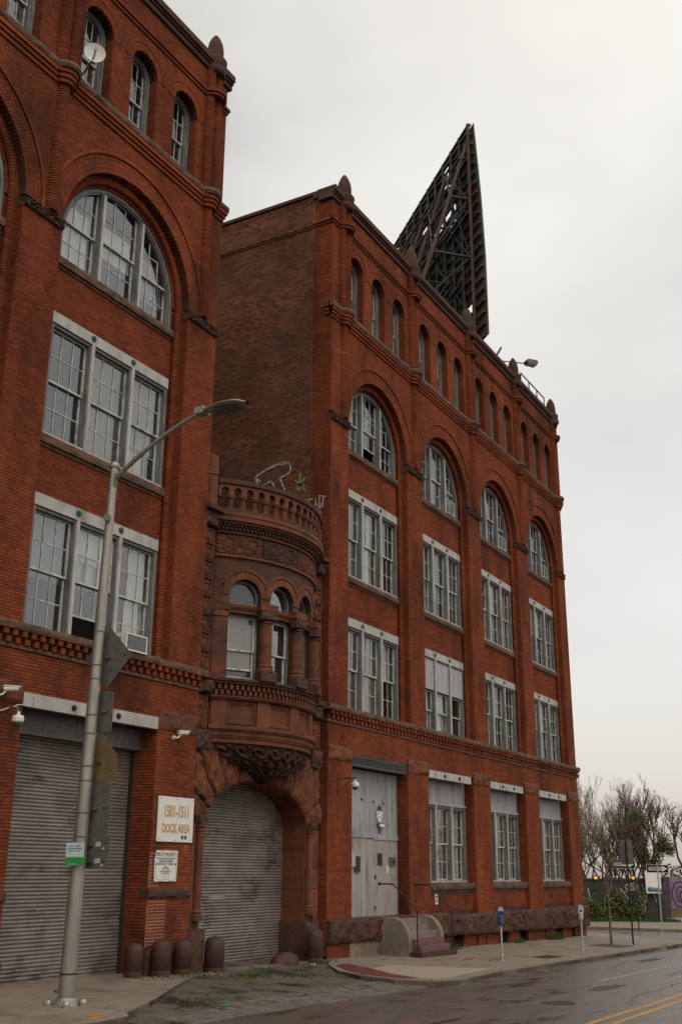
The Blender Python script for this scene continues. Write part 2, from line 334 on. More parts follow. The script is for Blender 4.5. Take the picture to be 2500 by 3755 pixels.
def rock(mb, x0, x1, z0, z1, yf, yb, amp=0.05, res=0.09, seed=0):   # rock-faced block
    nx = max(3, int((x1-x0)/res)); nz = max(3, int((z1-z0)/res)); P = []
    for i in range(nx+1):
        row = []
        for j in range(nz+1):
            u, v = i/nx, j/nz; x = x0+(x1-x0)*u; z = z0+(z1-z0)*v
            ed = min(1, min(u, 1-u)*nx/1.2, min(v, 1-v)*nz/1.2)
            d = amp*(0.55+1.1*noise.noise(Vector((x*3+seed, z*3.3, seed*1.7)))+.5*noise.noise(Vector((x*9, z*9, seed))))
            row.append((x, yf-ed*max(d, -.3*amp), z))
        P.append(row)
    mb.grid(P)
    b = len(mb.v); edge = [(i, 0) for i in range(nx+1)]+[(nx, j) for j in range(1, nz+1)]+[(i, nz) for i in range(nx-1, -1, -1)]+[(0, j) for j in range(nz-1, 0, -1)]
    pts = [P[i][j] for i, j in edge]; n = len(pts)
    mb.add(pts+[(p[0], yb, p[2]) for p in pts], [(i, i+n, (i+1) % n+n, (i+1) % n) for i in range(n)])
def carved(mb, x0, x1, z0, z1, y, hf, res=0.025, back=0.05):    # relief panel, hf(u,v)->outward height, u,v in metres
    nx = max(4, int((x1-x0)/res)); nz = max(4, int((z1-z0)/res)); P = []
    for i in range(nx+1):
        P.append([(x0+(x1-x0)*i/nx, (y-hf((x1-x0)*i/nx, (z1-z0)*j/nz)) if 0 < i < nx and 0 < j < nz else y+back, z0+(z1-z0)*j/nz) for j in range(nz+1)])
    mb.grid(P)
def gcol(mb, cx, cy, r, z0, z1, n=8, a0=math.pi, a1=2*math.pi, step=CH, gr=0.92):   # brick roll: one rounded ring per course
    k = int(math.floor(z0/step))
    while k*step < z1:
        a = max(z0, k*step); b = min(z1, (k+1)*step); j = step*.07; rr_ = r*random.uniform(.985, 1.01)
        if b-a > .03: mb.lathe(cx, cy, [(r*gr, a+j), (rr_, a+j+.006), (rr_, b-j-.006), (r*gr, b-j)], n, a0, a1)
        k += 1
def garc(mb, cx, cz, rr, y, r, a0, a1, step=CH, gr=.92, n=8, b0=0, b1=2*math.pi):   # roll following an arch
    m = int(abs(a1-a0)*rr/step)
    for i in range(m):
        P = []
        for q, f in ((.06, gr), (.15, 1), (.85, 1), (.94, gr)):
            t = a0+(a1-a0)*(i+q)/m; row = []
            for k in range(n+1):
                b = b0+(b1-b0)*k/n; rad = rr+r*f*math.cos(b); row.append((cx+rad*math.cos(t), y+r*f*math.sin(b), cz+rad*math.sin(t)))
            P.append(row)
        mb.grid(P)

# ------------------------------------------------------------------ ground, roads, kerbs
def gz(x): return -0.0168*(x+2)
GR = 'structure'
def slab(name, pts, zf, mat, thick=0.25, parent=None, kind=None):
    v = [(x, y, zf(x, y)) for x, y in pts]+[(x, y, zf(x, y)-thick) for x, y in pts]; n = len(pts)
    mb = MB(); mb.add(v, [tuple(range(n)), tuple(range(2*n-1, n-1, -1))]+[(i, i+n, (i+1) % n+n, (i+1) % n) for i in range(n)])
    return mb.build(name, mat, parent, kind=kind)
def z_walk(x, y): return gz(x)+.03*(y+4.9)
def z_road(x, y): return gz(x)-.13
def z_apron(x, y): return gz(x)+.055*(y+4.9)-.125
g = MB(); g.add([(-400, -400, z_road(-60, 0)), (-60, -400, z_road(-60, 0)), (-60, 400, z_road(-60, 0)), (-400, 400, z_road(-60, 0)), (60, -400, z_road(60, 0)), (60, 400, z_road(60, 0)), (900, -400, z_road(60, 0)-1), (900, 400, z_road(60, 0)-1)],
    [(0, 1, 2, 3), (1, 4, 5, 2), (4, 6, 7, 5)])
ground = g.build('ground', 'asphalt', kind=GR)
# apron between the kerbs
ap = slab('driveway', [(-14.6, -4.55), (-5.0, -4.75), (-5.1, -3.5), (-1.8, -.3), (-2.0, 1.2), (-9.0, 1.2), (-9.0, -1.0), (-14.6, -3.9)], z_apron, 'apron', .3, kind=GR)
cb = MB()
random.seed(3)
for r_ in range(8):
    x = -13.9+max(0, r_-3)*.75
    while x < -5.2:
        l = random.uniform(.16, .26); y = -4.95+r_*.16; z = z_apron(x, -4.7)+random.uniform(-.004, .008)
        z = z_apron(x, y)+random.uniform(-.002, .012)
        if r_ < 4 or random.random() < .72: cb.box(x, x+l-.02, y, y+.14, z-.1, z+.01)
        x += l
cb.build('cobble_gutter', 'cobble', ap, kind='stuff')
cb = MB()
x = -7.3
while x < -2.6:
    l = random.uniform(.2, .38); cb.box(x, x+l-.03, -.62+random.uniform(-.02, .02), -.42, z_apron(x, -.5)-.1, z_apron(x, -.5)+.035+random.uniform(-.01, .015)); x += l
cb.build('threshold_cobble', 'cobble', ap, kind='stuff')
slab('entrance_floor', [(-7.5, -.38), (-2.65, -.38), (-2.65, 1.3), (-7.5, 1.3)], lambda x, y: .12, 'concrete', .2, kind=GR)
# moss and silt mounds
for (mx_, my_, rx, ry, s_) in [(-7.6, -1.6, .9, .5, 1), (-8.9, -.95, 1.1, .25, 2), (-5.0, -2.6, 1.0, .35, 3), (-12.0, -3.95, .5, .18, 4), (-3.6, -1.5, .6, .25, 5), (-10.5, -4.3, .6, .15, 6)]:
    mb = MB(); P = []
    for i in range(19):
        row = []
        for j in range(9):
            u, v = i/9-1, j/4-1; x = mx_+u*rx; y = my_+v*ry; k = max(0, 1-u*u-v*v)
            z = (z_walk(x, y) if x < -9.5 and y > -3.4 else z_apron(x, y))-.014+k*(.022+.035*noise.noise(Vector((x*6, y*8, s_))))
            row.append((x, y, z))
        P.append(row)
    mb.grid(P); mb.build('moss', 'moss', kind='stuff', smooth=True)

def cells(region, zf, mat, sx, sy, parent, name, ox=0, oy=0, gap=.012):
    xs = [p[0] for p in region]; ys = [p[1] for p in region]
    i0, i1 = math.floor((min(xs)-ox)/sx), math.ceil((max(xs)-ox)/sx); j0, j1 = math.floor((min(ys)-oy)/sy), math.ceil((max(ys)-oy)/sy)
    for i in range(i0, i1):
        for j in range(j0, j1):
            x0, x1, y0, y1 = ox+i*sx+gap/2, ox+(i+1)*sx-gap/2, oy+j*sy+gap/2, oy+(j+1)*sy-gap/2
            p = region
            for a, b, c in ((-1, 0, -x0), (1, 0, x1), (0, -1, -y0), (0, 1, y1)):
                p = clip_half(p, a, b, c)
                if len(p) < 3: break
            if len(p) >= 3 and area(p) > .02: slab(name, p, zf, mat, .1, parent)
# left pavement
LW = [(-34, .6), (-34, -4.5), (-15.6, -4.42), (-14.75, -4.3), (-14.45, -4.0), (-12.6, -3.1), (-10.6, -2.0), (-8.6, -1.0), (-8.3, -.3), (-9.0, .6)]
sb = slab('pavement', [(x, y) for x, y in LW], lambda x, y: z_walk(x, y)-.02, 'kerb', .25, kind=GR)
cells(LW, z_walk, 'concrete', 2.1, 1.7, sb, 'paving_slab', ox=-34, oy=-4.5)
# right pavement
RW = [(-2.3, -.7), (-3.4, -1.35), (-4.6, -2.3), (-5.15, -3.2), (-5.3, -4.2), (-4.9, -5.0), (-3.9, -5.25), (-1.5, -5.05), (4, -4.92), (20, -4.9), (22.2, -4.75), (23.6, -4.0), (24.4, -2.7), (24.6, -1), (24.6, 14), (21.3, 14), (21.3, -.3), (-1.85, -.3)]
def z_rw(x, y):
    return z_walk(x, y)
sb2 = slab('pavement', RW, lambda x, y: z_rw(x, y)-.02, 'kerb', .25, kind=GR)
inner = [(-2.15, -.72), (-3.3, -1.5), (-4.4, -2.4), (-4.95, -3.2), (-5.1, -4.2), (-4.75, -4.85), (-3.9, -5.07), (-1.5, -4.88), (4, -4.74), (20, -4.72), (22.1, -4.56), (23.45, -3.88), (24.2, -2.6), (24.42, -1), (24.42, 14), (21.3, 14), (21.3, -.3), (-1.85, -.3)]
cells([p for p in inner], z_rw, 'concrete', 1.9, 2.2, sb2, 'paving_slab', ox=-1.85, oy=-4.95)
# kerb stones along the road edge
def kerb(path, wdt, zf, parent, L_=1.8, skip=()):
    for i, (a, b) in enumerate(zip(path, path[1:])):
        a = Vector(a); b = Vector(b); d = b-a; n = max(1, round(d.length/L_)); nrm = Vector((d.y, -d.x)).normalized()
        for k in range(n):
            p = a+d*(k/n)+d.normalized()*.008; q = a+d*((k+1)/n)-d.normalized()*.008
            if any(s0 < (p.x+q.x)/2 < s1 for s0, s1 in skip): continue
            pts = [p, q, q-nrm*wdt, p-nrm*wdt]
            slab('kerb_stone', [(t.x, t.y) for t in pts], lambda x, y: zf(x, y)+.006, 'kerb', .22, parent)
kerb([p for p in RW[:15]], .17, z_rw, sb2, skip=[(17.2, 18.9)])
kerb(LW[1:8], .17, z_walk, sb)
mb = MB(); mb.box(17.2, 18.9, -4.97, -4.5, gz(18)-.3, gz(18)-.07); mb.build('storm_drain', 'dark', sb2)
mb = MB(); mb.box(17.2, 18.9, -4.95, -4.55, gz(18)-.03, gz(18)+.022); mb.build('drain_lintel', 'kerb', sb2)
# ramp: exposed aggregate, red paint
def flat(name, pts, zf, mat, parent, dz):
    return slab(name, pts, lambda x, y: zf(x, y)+dz, mat, .003, parent)
flat('aggregate_patch', [(-4.3, -2.7), (-1.9, -2.3), (-.4, -4.6), (-2.4, -4.75), (-3.9, -4.95), (-4.85, -4.5), (-4.9, -3.3)], z_rw, 'aggregate', sb2, .005)
flat('red_kerb_marking', [(-3.3, -1.5), (-2.6, -1.45), (-3.3, -2.5), (-4.25, -3.6), (-4.6, -4.5), (-5.15, -4.25), (-5.0, -3.2), (-4.35, -2.4)], z_rw, 'redpaint', sb2, .010)
for (a, b, c, d) in [(1.6, -2.9, 2.6, -2.85), (2.4, -3.4, 3.6, -3.35), (-.6, -1.4, -.1, -1.36)]:
    flat('survey_mark', [(a, b), (c, d), (c, d+.05), (a, b+.05)], z_rw, 'redpaint', sb2, .009)
flat('tree_pit', [(13.5, -4.1), (15.3, -4.1), (15.3, -2.9), (13.5, -2.9)], z_rw, 'roof', sb2, .012)
flat('brick_patch', [(5.0, -4.3), (6.5, -4.3), (6.5, -3.7), (5.0, -3.7)], z_rw, 'brick2', sb2, .011)
flat('yellow_scrawl', [(-15.6, -4.1), (-15.1, -4.0), (-15.0, -4.08), (-15.5, -4.2)], z_walk, 'yellow', sb, .006)
flat('yellow_scrawl', [(-15.3, -3.9), (-14.9, -3.85), (-14.95, -3.92), (-15.3, -3.97)], z_walk, 'yellow', sb, .006)
# road markings
for nm, pts in [('yellow_line', [(-60, -10.12), (60, -10.12), (60, -10.24), (-60, -10.24)]), ('yellow_line', [(-60, -10.46), (60, -10.46), (60, -10.58), (-60, -10.58)])]:
    flat(nm, pts, z_road, 'yellow', ground, .005)
flat('parking_line', [(-.8, -7.62), (19, -7.62), (19, -7.52), (-.8, -7.52)], z_road, 'whiteline', ground, .005)
flat('stop_line', [(25.4, -9.9), (25.7, -9.9), (25.7, -4.9), (25.4, -4.9)], z_road, 'whiteline', ground, .005)
# patches, cracks and grit on the road
rnd = random.Random(31)
for (x, y, a, b) in [(-2.5, -8.3, 2.6, .5), (3.5, -9.2, 1.6, .35), (-9.5, -6.6, 1.8, .5), (9, -6.3, 3.0, .4)]:
    pts = [(x+a*.5*math.cos(R(t))*rnd.uniform(.75, 1.1), y+b*.5*math.sin(R(t))*rnd.uniform(.7, 1.15)) for t in range(0, 360, 24)]
    flat('tar_patch', pts, z_road, 'roof', ground, .004)
def crack(p, d, n, w_):
    mbk = MB(); x, y = p
    for i in range(n):
        x2 = x+d[0]*rnd.uniform(.15, .4)+rnd.uniform(-.06, .06); y2 = y+d[1]*rnd.uniform(.15, .4)+rnd.uniform(-.1, .1); ww = w_*rnd.uniform(.5, 1.3)
        mbk.add([(x, y-ww, z_road(x, y)+.0045), (x2, y2-ww, z_road(x2, y2)+.0045), (x2, y2+ww, z_road(x2, y2)+.0045), (x, y+ww, z_road(x, y)+.0045)], [(0, 1, 2, 3)]); x, y = x2, y2
    mbk.build('road_crack', 'roof', ground)
for p, d, n in [((-9, -7.9), (1, .02), 26), ((-4, -6.2), (1, -.05), 30), ((2, -8.7), (1, .0), 30), ((-12, -9.2), (1, .1), 20), ((6, -5.9), (1, .0), 30), ((-6, -9.7), (1, .04), 22), ((0, -7.0), (.1, -1), 10), ((5, -7.2), (.2, -1), 9)]: crack(p, d, n, .012)
mbk = MB(); mbk.lathe(-6.8, -8.6, [(.34, z_road(-6.8, 0)-.05), (.34, z_road(-6.8, 0)+.012), (.31, z_road(-6.8, 0)+.014), (.30, z_road(-6.8, 0)+.006), (0, z_road(-6.8, 0)+.006)], 24); mbk.build('manhole_cover', 'dark', ground)
flat('kerb_contact_shade', [(-4.2, -5.32), (-1.5, -5.1), (4, -4.98), (20, -4.96), (20, -5.16), (12, -5.3), (4, -5.22), (-1, -5.5), (-4, -5.6)], z_road, 'apron', ground, .0042)  # contact shade at the kerb foot, painted on the road as a dark strip
mbk = MB()
for _ in range(900):
    x = rnd.uniform(-5, 20); y = -5.05-abs(rnd.gauss(0, .12))-(.25 if x < -2 else 0); s_ = rnd.uniform(.006, .02); z = z_road(x, y); mbk.box(x, x+s_*1.5, y, y+s_, z, z+s_*.6)
o = mbk.build('gravel', 'kerb', kind='stuff'); tag(o, 'loose grit and dead leaves along the kerb', 'gravel')
# pavement across the side street
z_far = lambda x, y: gz(x)+.02
FW = [(37.5, -5), (37.5, 40), (70, 40), (70, -5), (39, -5.6)]
sb3 = slab('far_pavement', FW, z_far, 'kerb', .2, kind=GR)
cells([(37.7, -5), (37.7, 16), (52, 16), (52, -5)], lambda x, y: z_far(x, y)+.015, 'concrete', 2.4, 2.4, sb3, 'paving_slab')

# ------------------------------------------------------------------ windows
_cache = {}
def box_mesh(key, name, mat, fn):
    k = (key, mat)
    if k not in _cache:
        mb = MB(); fn(mb); _cache[k] = mb.mesh(name, mat)
    return _cache[k]
ST, MU = .05, .024
def sash_fn(w, h, cols, rows):
    def fn(mb):
        mb.box(0, w, 0, .04, 0, ST); mb.box(0, w, 0, .04, h-ST*.8, h)
        mb.box(0, ST, 0, .04, ST, h-ST*.8); mb.box(w-ST, w, 0, .04, ST, h-ST*.8)
        for i in range(1, cols): x = ST+(w-2*ST)*i/cols; mb.box(x-MU/2, x+MU/2, .004, .034, ST, h-ST*.8)
        for j in range(1, rows): z = ST+(h-1.8*ST)*j/rows; mb.box(ST, w-ST, .008, .03, z-MU/2, z+MU/2)
    return fn
def drape(parent, x0, x1, z0, z1, y, mat, style='curtain'):
    mb = MB(); n = max(4, int((x1-x0)/.05)); P = []
    for i in range(n+1):
        x = x0+(x1-x0)*i/n; yy = y+(.022*math.sin(i*.95) if style == 'curtain' else 0)
        P.append([(x, yy, z0), (x, yy+.01, z1)])
    mb.grid(P); b = len(mb.v)
    mb.grid([[(p[0], p[1]+.012, p[2]) for p in r] for r in P])
    return mb.build(style, mat, parent, smooth=True)
def dressing(parent, x0, x1, z0, z1, y):
    r = random.random()*1.25; w_, h_ = x1-x0, z1-z0
    if r < .32: drape(parent, x0, x1, z0, z1, y, 'curtain')
    elif r < .48: drape(parent, x0, x1, z0+h_*random.choice((.3, .45, .15)), z1, y, 'curtain3', 'blind')
    elif r < .64: drape(parent, x0, x0+w_*random.uniform(.3, .6), z0, z1, y, 'curtain')
    elif r < .74: drape(parent, x0+w_*.45, x1, z0, z1, y, 'curtain2' if random.random() < .35 else 'curtain')
    elif r < .86: drape(parent, x0, x1, z0+h_*.5, z1, y, 'curtain', 'blind')
def light(parent, x0, x1, z0, z1, y, split, clip=None, cols=3, rows=2, ratio=.5, glass='glass', joined=None, dress=True, paint='sash', lift=0):
    """a double hung light: upper sash in front, lower sash behind; returns nothing"""
    zm = z0+(z1-z0)*ratio; w = x1-x0
    if split and glass == "glass": glass = random.choice(GL)
    for (a, b, yy, rws) in ((zm-.02, z1, y, rows), (z0+lift, zm+.02+lift, y+.05, rows)):
        h = b-a
        if clip is None or all(_inside(clip, p) for p in ((x0, a), (x1, a), (x1, b), (x0, b))):
            inst(box_mesh(('s', round(w, 3), round(h, 3), cols, rws), 'sash', paint, sash_fn(w, h, cols, rws)), 'sash', parent, (x0, yy, a))
            pw, ph = (w-2*ST)/cols, (h-1.8*ST)/rws
            for i in range(cols):
                for j in range(rws):
                    px, pz = x0+ST+pw*i, a+ST+ph*j
                    if split:
                        pm = box_mesh(('p', round(pw, 3), round(ph, 3)), 'pane', glass, lambda mb: mb.box(-pw/2, pw/2, 0, .004, -ph/2, ph/2))
                        inst(pm, 'pane', parent, (px+pw/2, yy+.018, pz+ph/2), (R(random.uniform(-.5, .5)), 0, R(random.uniform(-.7, .7))))
                    else: joined.box(px, px+pw, yy+.018, yy+.022, pz, pz+ph)
        else:
            mb = MB()
            def put(rc, y0_, y1_):
                p = clip_convex([(rc[0], rc[2]), (rc[1], rc[2]), (rc[1], rc[3]), (rc[0], rc[3])], clip)
                if len(p) > 2 and area(p) > 1e-4: mb.prism(p, y0_, y1_)
            put((x0, x1, a, a+ST), yy, yy+.04); put((x0, x1, b-ST*.8, b), yy, yy+.04)
            put((x0, x0+ST, a+ST, b-ST*.8), yy, yy+.04); put((x1-ST, x1, a+ST, b-ST*.8), yy, yy+.04)
            for i in range(1, cols): x = x0+ST+(w-2*ST)*i/cols; put((x-MU/2, x+MU/2, a+ST, b-ST*.8), yy+.004, yy+.034)
            for j in range(1, rws): z = a+ST+(h-1.8*ST)*j/rws; put((x0+ST, x1-ST, z-MU/2, z+MU/2), yy+.008, yy+.03)
            mb.build('sash', paint, parent)
            pw, ph = (w-2*ST)/cols, (h-1.8*ST)/rws
            for i in range(cols):
                for j in range(rws):
                    px, pz = x0+ST+pw*i, a+ST+ph*j
                    p = clip_convex([(px, pz), (px+pw, pz), (px+pw, pz+ph), (px, pz+ph)], clip)
                    if len(p) < 3 or area(p) < .003: continue
                    if split:
                        m2 = MB(); m2.prism(p, yy+.018, yy+.022); m2.build('pane', glass, parent)
                    else: joined.prism(p, yy+.018, yy+.022)
    if dress: dressing(parent, x0+.02, x1-.02, z0, z1 if clip is None else z0+(z1-z0)*.7, y+.15)
def _inside(clip, p):
    for i in range(len(clip)):
        (x0, z0), (x1, z1) = clip[i], clip[(i+1) % len(clip)]
        if (x1-x0)*(p[1]-z0)-(z1-z0)*(p[0]-x0) < -1e-6: return False
    return True
def frame_box(mb, x0, x1, z0, z1, y0, y1, t=.07, bot=.06):
    mb.box(x0, x1, y0, y1, z1-t, z1); mb.box(x0, x0+t, y0, y1, z0+bot, z1-t); mb.box(x1-t, x1, y0, y1, z0+bot, z1-t); mb.box(x0, x1, y0-.02, y1, z0, z0+bot)
def tri_window(parent, cx, hw, z0, z1, y=.02, split=False, header=True, rosette='metal', yf=0.0, sp=None, boarded=False, open_mid=0, glass='glass', label=None, paint='sash', rows=2):
    """window of three double hung lights under a painted beam"""
    sp = sp or hw*2/3*1.03; mb = MB()
    frame_box(mb, cx-hw, cx+hw, z0, z1, y-.03, y+.2, .085, .07)
    mw = .15
    for s in (-1, 1): mb.box(cx+s*sp/2-mw/2, cx+s*sp/2+mw/2, y-.045, y+.2, z0+.07, z1-.085)
    for s in (-1, 1): mb.box(cx+s*(hw-.045)-.04, cx+s*(hw-.045)+.04, y-.045, y-.03, z0+.07, z1-.02)
    win = mb.build('window', 'wood', parent, label=label)
    for s in (-1, 1): m = MB(); m.box(cx+s*sp/2-.048, cx+s*sp/2+.048, y-.085, y-.0455, z0+.03, z1-.005); m.build('mullion', 'white', win)
    m = MB(); m.box(cx-hw+.02, cx+hw-.02, y-.075, y-.0505, z0+.005, z0+.05); m.build('bottom_rail', 'white', win)
    if header:
        m = MB(); m.box(cx-hw-.02, cx+hw+.02, yf-.035, yf+.12, z1, z1+.27); m.box(cx-hw, cx+hw, yf-.055, yf-.035, z1-.012, z1+.03); m.build('header', 'white', win)
        for s in (-1, 1):
            rm = box_mesh(('ros', rosette), 'rosette', rosette, lambda q: [q.tube((0, 0, 0), (0, -.03, 0), .078, .07, 14), q.tube((0, -.03, 0), (0, -.06, 0), .045, .025, 10)])
            inst(rm, 'rosette', win, (cx+s*sp/2, yf-.035, z1+.15))
    J = MB(); xs = [(cx-hw+.085, cx-sp/2-mw/2), (cx-sp/2+mw/2, cx+sp/2-mw/2), (cx+sp/2+mw/2, cx+hw-.085)]
    for xi, (a, b) in enumerate(xs):
        if open_mid and xi == 1: light(win, a, b, z0+.07, z1-.085, y+.075, split, joined=J, glass=glass, rows=rows, lift=open_mid, dress=False); drape(win, a, b, z0+1.4, z1-.1, y+.16, 'curtain'); continue
        if boarded:
            light(win, a, b, z0+.07, z0+(z1-z0)*.56, y+.075, split, joined=J, glass=glass, rows=1, cols=1, paint='white', dress=False); drape(win, a+.02, b-.02 if xi < 2 else a+.35, z0+.1, z0+(z1-z0)*.56, y+.2, 'curtain', 'blind')
        else: light(win, a, b, z0+.07, z1-.085, y+.075, split, joined=J, glass=glass, paint=paint, rows=rows)
    if boarded:
        m = MB()
        for i, (a, b) in enumerate(xs): m.box(a-.02, b+.02, y-.02, y+.01, z0+(z1-z0)*.57, z1-.06)
        m.build('board', 'plyw', win)
    if J.v: J.build('pane', random.choice(GL), win, kind='stuff')
    return win
def arch_window(parent, cx, hw, z0, zs, y=.04, split=False, cols=3, glass='glass', three=True, label=None, paint='sash', dress=True, lift=0):
    mb = MB(); t = .09
    nseg = 36 if three else 20
    ring(mb, cx, zs, hw-t, hw, y-.03, y+.14, 0, math.pi, nseg)
    ring(mb, cx, zs, hw-t-.045, hw-t, y, y+.12, 0, math.pi, nseg)
    mb.box(cx-hw, cx-hw+t, y-.03, y+.14, z0, zs); mb.box(cx+hw-t, cx+hw, y-.03, y+.14, z0, zs); mb.box(cx-hw+t, cx+hw-t, y-.05, y+.14, z0, z0+.06)
    mb.box(cx-hw+t, cx-hw+t+.045, y, y+.12, z0+.06, zs); mb.box(cx+hw-t-.045, cx+hw-t, y, y+.12, z0+.06, zs)
    hi = hw-t-.03; clip = arch_poly(cx, hi, z0+.05, zs, 24)
    J = MB()
    if three:
        sp = hw*2/3*1.05; mw = .16; zt = zs+math.sqrt(hi*hi-(sp/2+mw/2)**2)
        for s in (-1, 1): mb.box(cx+s*sp/2-mw/2, cx+s*sp/2+mw/2, y-.05, y+.2, z0+.06, zt+.03); mb.box(cx+s*sp/2-.035, cx+s*sp/2+.035, y-.068, y-.05, z0+.06, zt+.02)
        win = mb.build('window', 'wood', parent, label=label)
        for s in (-1, 1): m = MB(); m.box(cx+s*sp/2-.045, cx+s*sp/2+.045, y-.085, y-.0685, z0+.03, zt+.0); m.build('mullion', 'white', win)
        light(win, cx-hi, cx-sp/2-mw/2, z0+.06, zt, y+.075, split, clip, cols, 2, .45, glass, J, dress=dress)
        light(win, cx-sp/2+mw/2, cx+sp/2-mw/2, z0+.06, zs+hi, y+.075, split, clip, cols, 2, .47, glass, J, dress=dress and not lift, lift=lift)
        light(win, cx+sp/2+mw/2, cx+hi, z0+.06, zt, y+.075, split, clip, cols, 2, .45, glass, J, dress=dress)
    else:
        win = mb.build('window', 'wood', parent, label=label)
        light(win, cx-hi, cx+hi, z0+.06, zs+hi, y+.075, split, clip, cols, 2, .48, glass, J, dress=dress)
    if J.v: J.build('pane', random.choice(GL), win, kind='stuff')
    return win

# ------------------------------------------------------------------ the brick warehouses
F = -.35
ZB = dict(belt0=19.84, belt1=20.36, spring=16.45, top=24.42)
def side_T(X, sgn=1): return lambda v: np.stack([X+sgn*v[:, 1], v[:, 0], v[:, 2]], 1)
def jamb_bricks(name, X, y0, y1, z0, z1, parent, acc):       # bricks on a face looking towards -x, gathered in acc
    for b in bricks(y0, y1, z0, z1, [], 0): acc.append((b[0], b[1], b[2], b[3], X))
def warehouse(bld, x0, x1, bays, hf, hw, ground, piers_cols, small_dx, splits, single_bricks, depth, rosette):
    MO = 'mortarR' if len(bays) == 4 else 'mortar'; jz = .009 if len(bays) == 4 else .013; jx = .007 if len(bays) == 4 else .010
    ops = [o_arch(c, hf, 7.06, ZB['spring']) for c in bays]
    sm = [(c+d, .50) for c in bays for d in (-small_dx, 0, small_dx)]
    ops += [o_arch(c, r_, 20.36, 22.42) for c, r_ in sm]
    gops = [o_rect(a, b, -3, 5.76) for a, b, *_ in ground]
    m = MB(); wall_strips(m, x0, x1, 6.66, 24.42, ops, F+.009, F+.42); wall_strips(m, x0, x1, -.9, 6.66, gops, F+.009, F+.42)
    m.build('wall', MO, bld)
    bl = bricks(x0, x1, 7.0, 24.42, ops, F, jx, jz)+bricks(x0, x1, 0.0, 6.7, gops, F, jx, jz)
    keep = []; alone = []
    for b in bl:
        if len(alone) < 300 and single_bricks and single_bricks(b) and b[1]-b[0] > BR_L*.9: alone.append(b)
        else: keep.append(b)
    brick_mesh('brickwork', keep, 'brick', bld)
    if alone:
        me = box_mesh(('brick', 'b'), 'brick', 'brick', lambda q: q.box(-(BR_L-.009)/2, (BR_L-.009)/2, 0, .02, -(CH-.011)/2, (CH-.011)/2))
        for b in alone: inst(me, 'brick', bld, ((b[0]+b[1])/2, F+random.uniform(-.003, .002), (b[2]+b[3])/2))
    # spandrels: recessed wall between the storeys
    rw = [(7.12, 9.80), (11.42, 14.13)]
    sm_m = MB(); acc = []
    for c in bays:
        so_ = [o_rect(c-hw, c+hw, a, b+.27) for a, b in rw]+[o_arch(c, hw, 15.80, ZB['spring'])]
        wall_strips(sm_m, c-hf+.02, c+hf-.02, 7.0, ZB['spring']+hf-.05, so_, .009, .4)
        acc += bricks(c-hf+.1, c+hf-.1, 7.0, ZB['spring'], so_, 0, jx, jz)
    sm_m.build('spandrel_wall', MO, bld); brick_mesh('spandrel_brickwork', acc, 'brick', bld)
    # arches, rolls and jambs
    vb = MB()
    for c in bays:
        hood = MB(); roll = MB()
        for k in range(4): ring(vb, c, ZB['spring'], hf+.004+k*.115, hf+(k+1)*.115-.008, F-.014, F+.22, 0, math.pi, int(math.pi*(hf+k*.11)/.072), .009)
        ring(vb, c, ZB['spring'], hf-.11, hf, F+.21, .0, 0, math.pi, 96, .008)
        ring(vb, c, ZB['spring'], hw, hf-.11, -.03, .3, 0, math.pi, 96, .008)
        ring(hood, c, ZB['spring'], hf+.465, hf+.54, F-.055, F+.01, R(-2), R(182), 70)
        garc(roll, c, ZB['spring'], hf-.135, F+.26, .085, 0, math.pi)
        for s in (-1, 1):
            a = c+s*hf
            xa, xb = sorted((a, a-s*.11)); 
            k = 7.08
            while k < ZB['spring']: vb.box(xa, xb, F+.21, -.005, k, min(k+CH-.01, ZB['spring'])); k += CH
            gcol(roll, a-s*.135, F+.26, .085, 7.08, ZB['spring'], 10, 0, 2*math.pi)
        hood.build('hood_mould', 'brick', bld); roll.build('roll_moulding', 'brick', bld, kind='stuff')
    for c, r_ in sm:
        for k in range(2): ring(vb, c, 22.42, r_+.003+k*.115, r_+(k+1)*.115-.008, F-.014, F+.1, 0, math.pi, int(math.pi*(r_+k*.1)/.07), .009)
        hood = MB(); ring(hood, c, 22.42, r_+.235, r_+.285, F-.03, F+.01, 0, math.pi, 26); hood.build('hood_mould', 'brick', bld)
    vb.build('voussoir_brick', 'brick', bld, kind='stuff')
    # reveals that face the street's left end
    acc = []
    for c in bays:
        jamb_bricks('', c+hf, F+.002, F+.21, 7.06, ZB['spring'], bld, acc)
    for c, r_ in sm: jamb_bricks('', c+r_, F+.01, F+.42, 20.36, 22.42, bld, acc)
    for g_ in ground: jamb_bricks('', g_[1], F+.004, g_[2], -.3, 5.76, bld, acc)
    brick_mesh('reveal_brickwork', [(a, b, c_, d, y) for a, b, c_, d, y in acc], 'brick', bld, T=lambda v: np.stack([v[:, 1]-.008, v[:, 0], v[:, 2]], 1))
    m = MB()      # dark backing of deep reveals
    for g_ in ground: m.box(g_[1]+.0, g_[1]+.1, F+.02, g_[2]+.05, -.9, 5.9); m.box(g_[0]-.1, g_[0], F+.02, g_[2]+.05, -.9, 5.9); m.box(g_[0], g_[1], F+.1, g_[2]+.05, 5.77, 5.95)
    m.build('reveal', 'mortar', bld)
    # columns between the bays, belts, coping
    for x in piers_cols:
        roll2 = MB(); gcol(roll2, x, F+.02, .17, ZB['spring']+.02, ZB['belt0'], 12); roll2.build('colonnette', 'brick', bld, kind='stuff')
        for d in (-.17, .17): roll2 = MB(); gcol(roll2, x+d, F-.01, .165, ZB['belt1'], ZB['top'], 12); roll2.build('colonnette', 'brick', bld, kind='stuff')
    belt = MB(); st = MB()
    cols = [x for x in piers_cols]
